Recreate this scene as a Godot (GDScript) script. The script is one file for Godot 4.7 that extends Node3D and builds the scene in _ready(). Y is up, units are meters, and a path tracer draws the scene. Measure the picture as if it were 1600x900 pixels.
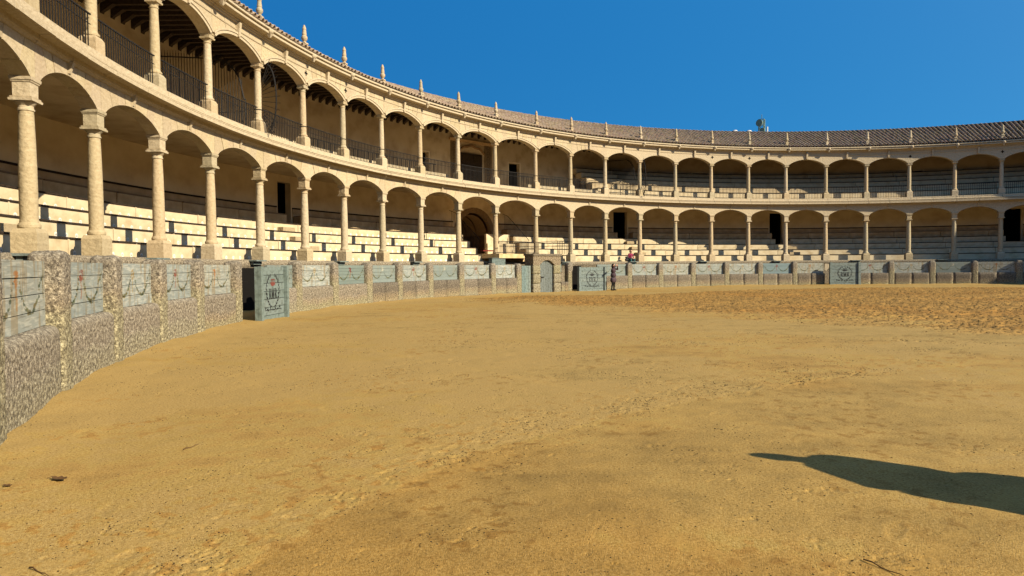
extends Node3D
# A bullring seen from beside its barrier. Origin at the centre of the sand; angle a: x = R sin a, z = -R cos a.

class Mb:
	var v := PackedVector3Array()
	var n := PackedVector3Array()
	var u := PackedVector2Array()
	var c := PackedColorArray()
	func tri(a: Vector3, b: Vector3, d: Vector3, nn: Vector3, col: Color):
		if (b - a).cross(d - a).dot(nn) > 0.0:
			v.append_array([a, d, b])
		else:
			v.append_array([a, b, d])
		n.append_array([nn, nn, nn])
		c.append_array([col, col, col])
		u.append_array([Vector2.ZERO, Vector2.ZERO, Vector2.ZERO])
	func quad(a: Vector3, b: Vector3, d: Vector3, e: Vector3, out: Vector3, col := Color.WHITE, ua := Vector2.ZERO, ub := Vector2.ZERO, ud := Vector2.ZERO, ue := Vector2.ZERO):
		var nn := (d - a).cross(e - b)
		if nn.length_squared() < 1e-14:
			return
		nn = nn.normalized()
		if nn.dot(out) < 0.0:
			nn = -nn
			v.append_array([a, b, d, a, d, e])
			u.append_array([ua, ub, ud, ua, ud, ue])
		else:
			v.append_array([a, d, b, a, e, d])
			u.append_array([ua, ud, ub, ua, ue, ud])
		n.append_array([nn, nn, nn, nn, nn, nn])
		c.append_array([col, col, col, col, col, col])
	func hexa(p: Array, col := Color.WHITE):   # four corners below in a loop, then the four above them
		var m := Vector3.ZERO
		for q in p:
			m += q
		m /= 8.0
		for f in [[0, 1, 2, 3], [4, 5, 6, 7], [0, 1, 5, 4], [1, 2, 6, 5], [2, 3, 7, 6], [3, 0, 4, 7]]:
			var mid: Vector3 = (p[f[0]] + p[f[1]] + p[f[2]] + p[f[3]]) / 4.0
			quad(p[f[0]], p[f[1]], p[f[2]], p[f[3]], mid - m, col)
	func box(t: Transform3D, s: Vector3, col := Color.WHITE):
		var h := s / 2.0
		hexa([t * Vector3(-h.x, -h.y, -h.z), t * Vector3(h.x, -h.y, -h.z), t * Vector3(h.x, -h.y, h.z), t * Vector3(-h.x, -h.y, h.z),
			t * Vector3(-h.x, h.y, -h.z), t * Vector3(h.x, h.y, -h.z), t * Vector3(h.x, h.y, h.z), t * Vector3(-h.x, h.y, h.z)], col)
	func slab(y0: float, y1: float, w0: float, w1: float, col := Color.WHITE):   # square block or frustum about the y axis
		var a := w0 / 2.0
		var b := w1 / 2.0
		hexa([Vector3(-a, y0, -a), Vector3(a, y0, -a), Vector3(a, y0, a), Vector3(-a, y0, a), Vector3(-b, y1, -b), Vector3(b, y1, -b), Vector3(b, y1, b), Vector3(-b, y1, b)], col)
	func bar(a: Vector3, b: Vector3, w: float, col := Color.WHITE, sides := 4):
		var d := (b - a).normalized()
		var x := d.cross(Vector3.UP if absf(d.y) < 0.9 else Vector3.RIGHT).normalized()
		var z := d.cross(x)
		for k in sides:
			var t0 := TAU * (k + 0.5) / sides
			var t1 := TAU * (k + 1.5) / sides
			var p0 := (x * cos(t0) + z * sin(t0)) * w
			var p1 := (x * cos(t1) + z * sin(t1)) * w
			quad(a + p0, a + p1, b + p1, b + p0, p0 + p1, col)
	func lathe(t: Transform3D, prof: Array, seg: int, col := Color.WHITE):   # prof: Vector2(radius, y), upwards; smooth round the axis
		for i in prof.size() - 1:
			var p: Vector2 = prof[i]
			var q: Vector2 = prof[i + 1]
			var nr := Vector2(q.y - p.y, p.x - q.x)
			if nr.length_squared() < 1e-12:
				continue
			nr = nr.normalized()
			for k in seg:
				var t0 := TAU * k / seg
				var t1 := TAU * (k + 1) / seg
				var d0 := Vector3(cos(t0), 0, sin(t0))
				var d1 := Vector3(cos(t1), 0, sin(t1))
				var n0 := t.basis * (d0 * nr.x + Vector3.UP * nr.y)
				var n1 := t.basis * (d1 * nr.x + Vector3.UP * nr.y)
				var a := t * (d0 * p.x + Vector3.UP * p.y)
				var b := t * (d1 * p.x + Vector3.UP * p.y)
				var e := t * (d1 * q.x + Vector3.UP * q.y)
				var f := t * (d0 * q.x + Vector3.UP * q.y)
				v.append_array([a, b, e, a, e, f])
				n.append_array([n0, n1, n1, n0, n1, n0])
				c.append_array([col, col, col, col, col, col])
				u.append_array([Vector2.ZERO, Vector2.ZERO, Vector2.ZERO, Vector2.ZERO, Vector2.ZERO, Vector2.ZERO])
	func sweep(prof: Array, a0: float, a1: float, steps: int, col := Color.WHITE, caps := true):   # closed profile of Vector2(R, y) swept round the ring
		var area := 0.0
		for i in prof.size():
			area += prof[i].cross(prof[(i + 1) % prof.size()])
		var s := signf(area)
		for i in prof.size():
			var p: Vector2 = prof[i]
			var q: Vector2 = prof[(i + 1) % prof.size()]
			for j in steps:
				var t0 := lerpf(a0, a1, float(j) / steps)
				var t1 := lerpf(a0, a1, float(j + 1) / steps)
				var tm := (t0 + t1) / 2.0
				var out := Vector3(sin(tm), 0, -cos(tm)) * (q.y - p.y) * s - Vector3.UP * (q.x - p.x) * s
				quad(Vector3(p.x * sin(t0), p.y, -p.x * cos(t0)), Vector3(p.x * sin(t1), p.y, -p.x * cos(t1)), Vector3(q.x * sin(t1), q.y, -q.x * cos(t1)), Vector3(q.x * sin(t0), q.y, -q.x * cos(t0)), out, col)
		if caps:
			var flat := PackedVector2Array(prof)
			var ids := Geometry2D.triangulate_polygon(flat)
			for e in [[a0, -1.0], [a1, 1.0]]:
				var t: float = e[0]
				var out: Vector3 = Vector3(cos(t), 0, sin(t)) * float(e[1])
				for k in range(0, ids.size(), 3):
					var w := []
					for m in 3:
						var p: Vector2 = prof[ids[k + m]]
						w.append(Vector3(p.x * sin(t), p.y, -p.x * cos(t)))
					tri(w[0], w[1], w[2], out, col)
	func add_mesh(m: Mesh, t: Transform3D, col := Color.WHITE):
		for sidx in m.get_surface_count():
			var arr := m.surface_get_arrays(sidx)
			var vv: PackedVector3Array = arr[Mesh.ARRAY_VERTEX]
			var nn: PackedVector3Array = arr[Mesh.ARRAY_NORMAL]
			var ii = arr[Mesh.ARRAY_INDEX]
			var cnt: int = ii.size() if ii != null and ii.size() else vv.size()
			for k in cnt:
				var q: int = ii[k] if ii != null and ii.size() else k
				v.append(t * vv[q])
				n.append((t.basis * nn[q]).normalized())
				c.append(col)
				u.append(Vector2.ZERO)
	func mesh(smooth := false) -> ArrayMesh:
		var arr := []
		arr.resize(Mesh.ARRAY_MAX)
		arr[Mesh.ARRAY_VERTEX] = v
		arr[Mesh.ARRAY_NORMAL] = n
		arr[Mesh.ARRAY_TEX_UV] = u
		arr[Mesh.ARRAY_COLOR] = c
		var m := ArrayMesh.new()
		m.add_surface_from_arrays(Mesh.PRIMITIVE_TRIANGLES, arr)
		if smooth:
			var st := SurfaceTool.new()
			st.create_from(m, 0)
			st.generate_normals()
			m = st.commit()
		return m

var rng := RandomNumberGenerator.new()
var M := {}
const RC := 35.5
const SUN_A := 1.22
const SUN_EL := 30.0
const DIM := 0.70           # base colours as measured by eye, brought down to real stone and sand
# column angles as they stand round the ring (bays are not quite equal; the bay over the gate is wider)
var SEEN := [-2.6246, -2.5407, -2.4467, -2.3559, -2.2603, -2.1658, -2.0762, -1.9848, -1.8895, -1.7927, -1.6953, -1.588, -1.4946, -1.4022, -1.3104, -1.2174, -1.1254, -1.0324, -0.9415, -0.848, -0.7576, -0.666, -0.5742, -0.4854]
var ANG := []
const FIRST := 3         # ANG[FIRST] is SEEN[0]
var ring: Node3D

func P(a: float, r: float, y: float) -> Vector3:
	return Vector3(r * sin(a), y, -r * cos(a))

func frame(a: float, r: float, y := 0.0) -> Transform3D:   # x to the right for someone looking outwards, z towards the centre
	return Transform3D(Basis(Vector3.UP, -a), P(a, r, y))

func put(called: String, mesh: Mesh, mat: Material, parent: Node = self, t := Transform3D.IDENTITY) -> MeshInstance3D:
	var o := MeshInstance3D.new()
	o.name = called
	o.mesh = mesh
	o.material_override = mat
	o.transform = t
	parent.add_child(o, true)
	return o

func group_node(called: String, parent: Node = self, t := Transform3D.IDENTITY) -> Node3D:
	var o := Node3D.new()
	o.name = called
	o.transform = t
	parent.add_child(o, true)
	return o

func tag(o: Node, label := "", category := "", group := "", kind := "") -> Node:
	if label: o.set_meta("label", label)
	if category: o.set_meta("category", category)
	if group: o.set_meta("group", group)
	if kind: o.set_meta("kind", kind)
	return o

func noise_tex(seed_: int, freq: float, stops: Array, size := 512, octaves := 5, type := FastNoiseLite.TYPE_SIMPLEX_SMOOTH, normal := 0.0, gain := 0.55) -> NoiseTexture2D:
	var f := FastNoiseLite.new()
	f.noise_type = type
	f.seed = seed_
	f.frequency = freq
	f.fractal_octaves = octaves
	f.fractal_gain = gain
	var t := NoiseTexture2D.new()
	t.width = size
	t.height = size
	t.seamless = true
	t.noise = f
	if normal > 0.0:
		t.as_normal_map = true
		t.bump_strength = normal
	elif stops.size():
		var g := Gradient.new()
		var offs := PackedFloat32Array()
		var cols := PackedColorArray()
		for s in stops:
			offs.append(s[0])
			cols.append(s[1])
		g.offsets = offs
		g.colors = cols
		t.color_ramp = g
	return t

func mat(col: Color, rough := 0.9, tex: Texture2D = null, scale := 1.0, nrm: Texture2D = null, nscale := 1.0, vcol := true) -> StandardMaterial3D:
	var m := StandardMaterial3D.new()
	m.albedo_color = col
	m.roughness = rough
	m.metallic_specular = 0.3
	m.vertex_color_use_as_albedo = vcol
	if tex: m.albedo_texture = tex
	if nrm:
		m.normal_enabled = true
		m.normal_texture = nrm
		m.normal_scale = nscale
	if tex or nrm:
		m.uv1_triplanar = true
		m.uv1_world_triplanar = true
		m.uv1_scale = Vector3.ONE * scale
	return m

func lin(r: float, g: float, b: float) -> Color:
	return Color(r * DIM, g * DIM, b * DIM).linear_to_srgb()

func make_materials():
	var n_fine := noise_tex(11, 0.02, [], 512, 6, FastNoiseLite.TYPE_SIMPLEX_SMOOTH, 6.0)
	var n_pit := noise_tex(12, 0.05, [], 512, 4, FastNoiseLite.TYPE_CELLULAR, 5.0)
	var stone := noise_tex(21, 0.012, [[0.0, lin(0.40, 0.312, 0.195)], [0.30, lin(0.52, 0.420, 0.280)], [0.5, lin(0.580, 0.474, 0.322)], [0.7, lin(0.63, 0.526, 0.365)], [1.0, lin(0.72, 0.618, 0.45)]], 1024, 7, FastNoiseLite.TYPE_SIMPLEX_SMOOTH, 0.0, 0.72)
	M.stone = mat(Color.WHITE, 0.92, stone, 0.62, n_fine, 0.8)
	for k in 4:
		var c: Color = [Color(1, 1, 1), Color(0.95, 0.94, 0.90), Color(0.98, 0.955, 0.92), Color(0.93, 0.94, 0.93)][k]
		var m: StandardMaterial3D = M.stone.duplicate()
		m.albedo_color = c
		m.uv1_offset = Vector3(0.31 * k, 0.17 * k, 0.43 * k)
		M["stone%d" % k] = m
	# lichened limestone of the barrier: dark grey, bone and ochre flecks
	var rough_t := noise_tex(31, 0.012, [[0.0, lin(0.035, 0.030, 0.026)], [0.30, lin(0.075, 0.064, 0.053)], [0.42, lin(0.15, 0.128, 0.10)], [0.50, lin(0.27, 0.23, 0.172)], [0.57, lin(0.43, 0.375, 0.285)], [0.68, lin(0.64, 0.58, 0.46)], [1.0, lin(0.88, 0.84, 0.74)]], 1024, 8, FastNoiseLite.TYPE_SIMPLEX_SMOOTH, 0.0, 0.92)
	M.rough = mat(Color.WHITE, 0.96, rough_t, 0.55, n_pit, 1.4)
	M.rough.uv1_scale = Vector3(0.95, 0.85, 0.95)
	M.rough.heightmap_enabled = true
	M.rough.heightmap_texture = noise_tex(33, 0.03, [], 512, 5)
	M.rough.heightmap_scale = 1.0
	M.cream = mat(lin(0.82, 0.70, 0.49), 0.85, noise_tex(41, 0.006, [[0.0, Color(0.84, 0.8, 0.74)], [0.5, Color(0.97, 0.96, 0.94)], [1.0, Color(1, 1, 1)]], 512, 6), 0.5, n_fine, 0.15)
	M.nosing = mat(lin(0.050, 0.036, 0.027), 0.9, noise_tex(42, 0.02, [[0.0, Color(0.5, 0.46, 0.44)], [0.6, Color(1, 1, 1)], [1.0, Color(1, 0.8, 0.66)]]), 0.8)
	M.dark_tan = mat(lin(0.30, 0.21, 0.12), 0.9, null)
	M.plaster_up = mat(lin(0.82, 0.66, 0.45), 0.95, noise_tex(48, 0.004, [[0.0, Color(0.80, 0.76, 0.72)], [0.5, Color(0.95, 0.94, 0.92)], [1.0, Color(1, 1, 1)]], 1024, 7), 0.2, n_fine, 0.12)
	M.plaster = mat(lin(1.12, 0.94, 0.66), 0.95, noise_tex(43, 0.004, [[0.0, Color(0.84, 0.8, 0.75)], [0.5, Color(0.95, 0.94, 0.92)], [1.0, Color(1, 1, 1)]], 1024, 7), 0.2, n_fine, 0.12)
	M.dado = mat(lin(0.92, 0.70, 0.43), 0.9, noise_tex(44, 0.008, [[0.0, Color(0.8, 0.76, 0.7)], [1.0, Color(1, 1, 1)]]), 0.4)
	M.dark_wood = mat(lin(0.09, 0.06, 0.037), 0.85, noise_tex(45, 0.02, [[0.0, Color(0.55, 0.5, 0.45)], [1.0, Color(1, 1, 1)]]), 0.7)
	M.iron = mat(lin(0.028, 0.026, 0.025), 0.6, null)
	M.iron.metallic_specular = 0.2
	M.iron.metallic = 0.0
	M.tile = mat(Color.WHITE, 0.92, noise_tex(46, 0.03, [[0.0, lin(0.14, 0.09, 0.06)], [0.4, lin(0.31, 0.215, 0.145)], [0.55, lin(0.44, 0.34, 0.245)], [0.72, lin(0.56, 0.47, 0.355)], [1.0, lin(0.66, 0.58, 0.46)]], 512, 5), 0.7, n_pit, 0.5)
	M.tile_pan = mat(lin(0.035, 0.026, 0.020), 0.95, null)
	var wood_t := noise_tex(47, 0.012, [[0.0, Color(0.62, 0.62, 0.6)], [0.35, Color(0.88, 0.88, 0.87)], [0.6, Color(1, 1, 1)], [1.0, Color(0.92, 0.95, 1)]], 512, 6)
	M.blue = mat(lin(0.235, 0.278, 0.262), 0.75, wood_t, 0.9, n_fine, 0.35)
	M.grey_door = mat(lin(0.20, 0.225, 0.215), 0.75, wood_t, 0.9, n_fine, 0.3)
	M.black_paint = mat(lin(0.03, 0.03, 0.032), 0.8, null)
	M.red_paint = mat(lin(0.22, 0.06, 0.045), 0.8, null)
	M.print = mat(Color.WHITE, 0.8, null)
	M.white = mat(lin(0.80, 0.78, 0.74), 0.7, null)
	M.passage = mat(lin(0.42, 0.27, 0.13), 0.95, M.plaster.albedo_texture, 0.4)
	M.seat_up_shaded = mat(lin(0.72, 0.58, 0.38), 0.85, M.cream.albedo_texture, 0.5)  # darker copy of the cream: shade of the upper rows put into the colour
	M.disc = mat(lin(0.98, 0.95, 0.86), 0.7, null)
	M.number = mat(lin(0.28, 0.24, 0.2), 0.7, null)
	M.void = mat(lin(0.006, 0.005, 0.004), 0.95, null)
	M.cloth = mat(Color.WHITE, 0.9, null)
	M.red_cloth = mat(lin(0.18, 0.03, 0.022), 0.9, null)
	M.mast = mat(lin(0.16, 0.24, 0.20), 0.5, null)
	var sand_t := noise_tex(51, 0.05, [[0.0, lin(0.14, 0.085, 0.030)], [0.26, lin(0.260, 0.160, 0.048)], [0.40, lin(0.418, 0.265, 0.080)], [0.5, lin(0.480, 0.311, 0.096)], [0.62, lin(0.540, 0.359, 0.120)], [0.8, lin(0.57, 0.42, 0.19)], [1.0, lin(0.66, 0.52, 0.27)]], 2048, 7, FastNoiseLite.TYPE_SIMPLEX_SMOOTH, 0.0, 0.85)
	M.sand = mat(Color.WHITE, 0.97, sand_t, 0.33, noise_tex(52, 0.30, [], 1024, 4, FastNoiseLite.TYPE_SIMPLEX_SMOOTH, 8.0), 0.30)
	M.clod = mat(lin(0.335, 0.205, 0.068), 0.97, null)
	M.crumb = mat(lin(0.40, 0.265, 0.095), 0.97, null)
	M.leaf = mat(lin(0.14, 0.075, 0.03), 0.8, null)
	for i in 6:
		var m := StandardMaterial3D.new()
		m.albedo_texture = panel_texture(i)
		m.roughness = 0.78
		m.metallic_specular = 0.3
		m.vertex_color_use_as_albedo = true
		M["panel%d" % i] = m
	var om := StandardMaterial3D.new()
	om.albedo_texture = ornament_texture()
	om.roughness = 0.9
	M.ornament = om

# weathered paint of a barrier panel: two swags of greenery hung from a middle ribbon
func panel_texture(k: int) -> ImageTexture:
	var w := 320
	var h := 192
	var im := Image.create(w, h, false, Image.FORMAT_RGB8)
	var f := FastNoiseLite.new()
	f.seed = 100 + k
	f.frequency = 0.02
	f.fractal_octaves = 5
	var base: Color = [lin(0.31, 0.345, 0.325), lin(0.33, 0.36, 0.34), lin(0.205, 0.255, 0.235), lin(0.345, 0.36, 0.32), lin(0.24, 0.285, 0.27), lin(0.22, 0.30, 0.32)][k]
	var wear: float = [0.30, 0.42, 0.06, 0.36, 0.12, 0.08][k]
	for y in h:
		for x in w:
			var nn := f.get_noise_2d(x, y * 2.2)
			var n2 := f.get_noise_2d(x * 0.35 + 900.0, y * 5.0)
			var col := base.lerp(Color(0.714, 0.705, 0.654), clampf((nn + n2 * 0.6) * 1.6 + wear - 0.2, 0.0, 0.75) * wear * 1.8)
			col = col.lerp(Color(0.292, 0.292, 0.267), clampf((n2 - 0.22) * 2.4, 0.0, 0.6) * (0.3 + wear))
			var st := f.get_noise_2d(x * 1.6 + 300.0, y * 0.12)
			col = col.lerp(Color(0.473, 0.387, 0.258), clampf((st - 0.12) * 2.6, 0.0, 0.55) * wear * 2.0)
			im.set_pixel(x, y, col)
	var r := RandomNumberGenerator.new()
	r.seed = 77 + k
	var strong: float = [0.80, 0.68, 0.95, 0.68, 0.6, 0.95][k]
	var dot := func(px: float, py: float, rad: float, col: Color, s: float):
		for yy in range(maxi(0, int(py - rad)), mini(h, int(py + rad) + 1)):
			for xx in range(maxi(0, int(px - rad)), mini(w, int(px + rad) + 1)):
				if Vector2(xx - px, yy - py).length() < rad and f.get_noise_2d(xx * 3.0, yy * 3.0) > -0.35:
					im.set_pixel(xx, yy, im.get_pixel(xx, yy).lerp(col, s))
	for side in [-1.0, 1.0]:
		for q in 34:
			var t := q / 33.0
			var x: float = 160.0 + side * (16.0 + t * 128.0)
			var y := 62.0 + 86.0 * sin(PI * pow(t, 0.8)) * (1.0 - 0.12 * t) - (18.0 * t if t > 0.8 else 0.0)
			dot.call(x + r.randf_range(-3, 3), y + r.randf_range(-3, 3), r.randf_range(3.0, 5.5) * (1.0 + 0.4 * sin(PI * t)), [Color(0.155, 0.189, 0.146), Color(0.258, 0.284, 0.172), Color(0.361, 0.310, 0.172)][r.randi() % 3], strong * 0.8)
		for q in 12:
			dot.call(160.0 + side * (146.0 + r.randf_range(-3, 3)), 30.0 + q * 7.0, 3.5, Color(0.310, 0.292, 0.189), strong * 0.6)
	var mid: Color = [Color(0.440, 0.230, 0.170), Color(0.533, 0.430, 0.258), Color(0.40, 0.15, 0.13), Color(0.568, 0.361, 0.189), Color(0.688, 0.654, 0.568), Color(0.430, 0.189, 0.155)][k]
	for q in 26:
		dot.call(160.0 + r.randf_range(-9, 9), 46.0 + r.randf_range(-18, 22), r.randf_range(3, 6), mid, strong * 0.55)
	if k != 4:
		for q in 16:
			dot.call(160.0 + r.randf_range(-3, 3), 70.0 + q * 4.0, 4.0, mid.lerp(Color(0.602, 0.516, 0.301), 0.5 if k == 2 else 0.2), strong * 0.5)
	return ImageTexture.create_from_image(im)

func ornament_texture() -> ImageTexture:   # scrollwork painted on the pilasters of the box
	var im := Image.create(64, 256, false, Image.FORMAT_RGB8)
	var r := RandomNumberGenerator.new()
	r.seed = 5
	var f := FastNoiseLite.new()
	f.frequency = 0.03
	for y in 256:
		for x in 64:
			im.set_pixel(x, y, lin(0.26, 0.17, 0.08).lerp(lin(0.17, 0.11, 0.05), clampf(f.get_noise_2d(x, y) + 0.3, 0, 1)))
	for q in 9:
		for t in 60:
			var an := t / 60.0 * TAU * 1.3
			var rad := 3.0 + 13.0 * t / 60.0
			for s in [-1.0, 1.0]:
				var p := Vector2(32 + s * (2 + rad * absf(cos(an))), 14 + q * 28 + rad * 0.9 * sin(an))
				for d in [Vector2.ZERO, Vector2(1, 0), Vector2(0, 1), Vector2(1, 1)]:
					var z: Vector2 = p + d
					if z.x > 0 and z.x < 63 and z.y > 0 and z.y < 255:
						im.set_pixel(int(z.x), int(z.y), lin(0.045, 0.028, 0.018))
	return ImageTexture.create_from_image(im)

func sky_texture() -> ImageTexture:   # clear winter air: deepest opposite the sun and high up, paler towards the horizon and the sun's side
	var w := 512
	var h := 256
	var im := Image.create(w, h, false, Image.FORMAT_RGBF)
	var s := Vector3(sin(SUN_A) * cos(deg_to_rad(SUN_EL)), sin(deg_to_rad(SUN_EL)), -cos(SUN_A) * cos(deg_to_rad(SUN_EL)))
	for y in h:
		var el := PI * (0.5 - (y + 0.5) / h)
		for x in w:
			var az := TAU * (x + 0.5) / w
			var d := Vector3(sin(az) * cos(el), sin(el), -cos(az) * cos(el))
			var cg := d.dot(s)
			var e := maxf(el, 0.0)
			var hz := exp(-e * 5.2)
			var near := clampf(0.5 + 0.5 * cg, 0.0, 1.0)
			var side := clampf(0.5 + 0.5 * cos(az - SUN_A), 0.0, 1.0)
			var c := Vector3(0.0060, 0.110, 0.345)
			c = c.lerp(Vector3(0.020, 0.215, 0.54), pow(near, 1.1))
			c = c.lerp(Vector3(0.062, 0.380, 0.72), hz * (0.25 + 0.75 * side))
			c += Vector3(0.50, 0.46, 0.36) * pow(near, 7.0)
			if el < 0.0:
				c = Vector3(0.16, 0.12, 0.07)
			im.set_pixel(x, y, Color(c.x, c.y, c.z) * 0.655)
	return ImageTexture.create_from_image(im)

func _ready():
	rng.seed = 4242
	# ---- camera, sky, sun, exposure
	var cam := Camera3D.new()
	cam.name = "camera"
	var psi := -0.88062
	var pit := 0.0315
	var roll := 0.00742
	var fw := Vector3(sin(psi) * cos(pit), -sin(pit), -cos(psi) * cos(pit))
	var rt := Vector3(cos(psi), 0, sin(psi))
	var up := rt.cross(fw)
	cam.transform = Transform3D(Basis(rt * cos(roll) - up * sin(roll), rt * sin(roll) + up * cos(roll), -fw), Vector3(0, 1.5936, 32.1193))
	cam.fov = 46.17
	cam.near = 0.05
	cam.far = 2000.0
	add_child(cam)
	cam.current = true
	var we := WorldEnvironment.new()
	we.name = "daylight"
	var env := Environment.new()
	env.background_mode = Environment.BG_SKY
	var sky := Sky.new()
	var pm := PanoramaSkyMaterial.new()
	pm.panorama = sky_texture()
	sky.sky_material = pm
	env.sky = sky
	env.tonemap_mode = Environment.TONE_MAPPER_LINEAR
	env.tonemap_exposure = 1.80
	env.sdfgi_enabled = true
	env.ssao_enabled = true
	env.ssil_enabled = true
	we.environment = env
	add_child(we)
	var sun := DirectionalLight3D.new()
	sun.name = "sun"
	sun.light_color = Color(1.0, 0.94, 0.82)
	sun.light_energy = 1.6
	sun.light_angular_distance = 0.5
	sun.shadow_enabled = true
	add_child(sun)
	var sd := Vector3(sin(SUN_A) * cos(deg_to_rad(SUN_EL)), sin(deg_to_rad(SUN_EL)), -cos(SUN_A) * cos(deg_to_rad(SUN_EL)))
	sun.look_at_from_position(sd * 60.0, Vector3.ZERO)
	make_materials()
	for k in FIRST:
		ANG.append(SEEN[0] - 0.0924 * (FIRST - k))
	ANG.append_array(SEEN)
	for k in 5:
		ANG.append(SEEN[-1] + 0.0924 * (k + 1))
	build_ground()
	build_ring()
	build_barrier()
	build_burladeros()
	build_gateway()
	build_people()
	build_mast()
	build_litter()
	print("built in ", Time.get_ticks_msec(), " ms")

# ---------------------------------------------------------------- sand
var fa := FastNoiseLite.new()
var fb := FastNoiseLite.new()
var fc := FastNoiseLite.new()
var fd := FastNoiseLite.new()
var stamp := PackedFloat32Array()
const SX := -15.5
const SZ := 15.0
const SN := 1400
const SC := 0.0125

func track_x(z: float) -> float:   # edge of the dragged strip
	var pts := [[33.0, -2.9], [31.0, -3.7], [29.81, -4.24], [28.69, -4.69], [27.0, -4.86], [25.69, -4.78], [22.0, -4.3], [18.0, -3.2]]
	for i in pts.size() - 1:
		if z <= pts[i][0] and z >= pts[i + 1][0]:
			return lerpf(pts[i][1], pts[i + 1][1], (pts[i][0] - z) / (pts[i][0] - pts[i + 1][0]))
	return -3.2 if z < 18.0 else -2.9

func raked(x: float, z: float) -> float:   # 1 inside the freshly raked band across the ring
	var r := sqrt(x * x + z * z)
	var wob := fa.get_noise_2d(x * 1.3, z * 1.3) * 2.2
	var edge := clampf((14.2 + wob + 0.05 * (x + 15.0) - z) / 3.2, 0.0, 1.0)
	var lim := 25.0 + wob * 0.4 + (5.5 * clampf((z - 2.0) / 5.0, 0.0, 1.0))
	return edge * clampf((lim - r) / 0.6, 0.0, 1.0)

func sand_height(x: float, z: float) -> float:
	var r := sqrt(x * x + z * z)
	var y := 0.0
	var a := atan2(x, -z)
	y -= 0.13 * exp(-pow((a + 1.62) / 0.33, 2.0)) * clampf((r - 22.0) / 9.0, 0.0, 1.0)
	y += (0.05 + 0.05 * fa.get_noise_2d(x * 3.0, z * 3.0)) * clampf((r - 31.9) / 0.9, 0.0, 1.0)
	if r > 33.4:
		return y - 0.03
	var d := Vector2(x, z - 32.12).length()
	y += fa.get_noise_2d(x * 1.2, z * 1.2) * 0.03
	y += fb.get_noise_2d(x, z) * 0.006
	var rk := raked(x, z)
	if rk > 0.0:
		y += rk * (0.055 * fc.get_noise_2d(x * 0.9, z * 0.9) + 0.02 * fd.get_noise_2d(x * 0.8, z * 0.8))
	if d < 26.0:
		var near := 1.0 - d / 26.0
		# short dragged ridges, lying across the view
		var u := x * 0.637 - z * 0.771
		var w := x * 0.771 + z * 0.637
		y += near * 0.005 * maxf(0.0, fc.get_noise_2d(u * 0.25, w * 1.0) - 0.15)
		y += near * 0.0022 * fd.get_noise_2d(x, z)
		var e := x - track_x(z)
		if z > 17.0 and z < 33.0:
			y -= 0.006 * clampf(e / 0.22 + 0.5, 0.0, 1.0)
		for k in 2:
			var q: Array = [[Vector2(-9.5, 28.0), Vector2(-9.1, 23.5)], [Vector2(-14.6, 25.2), Vector2(-13.3, 20.5)]][k]
			var q0: Vector2 = q[0]
			var dv: Vector2 = q[1] - q[0]
			var t: float = (Vector2(x, z) - q0).dot(dv) / dv.length_squared()
			if t > -0.1 and t < 1.1:
				var dist: float = (Vector2(x, z) - q0 - dv * t).dot(Vector2(-dv.y, dv.x).normalized()) + 0.25 * sin(t * 3.0)
				y -= 0.004 * exp(-pow(dist / 0.12, 2.0))
	var ix := (x - SX) / SC
	var iz := (z - SZ) / SC
	if ix > 1 and iz > 1 and ix < SN - 2 and iz < SN - 2:
		var i0 := int(ix)
		var j0 := int(iz)
		var tx := ix - i0
		var tz := iz - j0
		y += lerpf(lerpf(stamp[j0 * SN + i0], stamp[j0 * SN + i0 + 1], tx), lerpf(stamp[(j0 + 1) * SN + i0], stamp[(j0 + 1) * SN + i0 + 1], tx), tz)
	return y

func print_at(x: float, z: float, dir: float, depth: float):
	var ln := rng.randf_range(0.24, 0.30)
	var wd := 0.10
	var c := cos(dir)
	var s := sin(dir)
	var i0 := int((x - SX) / SC)
	var j0 := int((z - SZ) / SC)
	for j in range(maxi(0, j0 - 17), mini(SN, j0 + 18)):
		for i in range(maxi(0, i0 - 17), mini(SN, i0 + 18)):
			var dx := SX + i * SC - x
			var dz := SZ + j * SC - z
			var l := dx * c + dz * s
			var w := -dx * s + dz * c
			var q := sqrt(pow(l / (ln * 0.5), 2.0) + pow(w / (wd * 0.5 * (1.0 + 0.25 * l / ln)), 2.0))
			if q < 1.0:
				stamp[j * SN + i] += depth * (-1.0 + 0.7 * sin(l * 95.0)) * (1.0 - q * q * q)
			elif q < 1.9:
				stamp[j * SN + i] += depth * 0.55 * (1.0 - absf(q - 1.35) / 0.55) * rng.randf_range(0.5, 1.3)

func chip_at(x: float, z: float, dir: float, ln: float, wd: float, depth: float):   # a flake broken out of the crust, its edge pushed up
	var c := cos(dir)
	var s := sin(dir)
	var i0 := int((x - SX) / SC)
	var j0 := int((z - SZ) / SC)
	var n := int(ln / SC) + 2
	for j in range(maxi(0, j0 - n), mini(SN, j0 + n + 1)):
		for i in range(maxi(0, i0 - n), mini(SN, i0 + n + 1)):
			var dx := SX + i * SC - x
			var dz := SZ + j * SC - z
			var l := (dx * c + dz * s) / ln
			var w := (-dx * s + dz * c) / wd
			if absf(l) < 1.0 and absf(w) < 2.2:
				if absf(w) < 1.0:
					stamp[j * SN + i] -= depth * (1.0 - l * l)
				elif w > 0.0:
					stamp[j * SN + i] += depth * 0.15 * (1.0 - l * l) * (2.2 - w)

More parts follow.
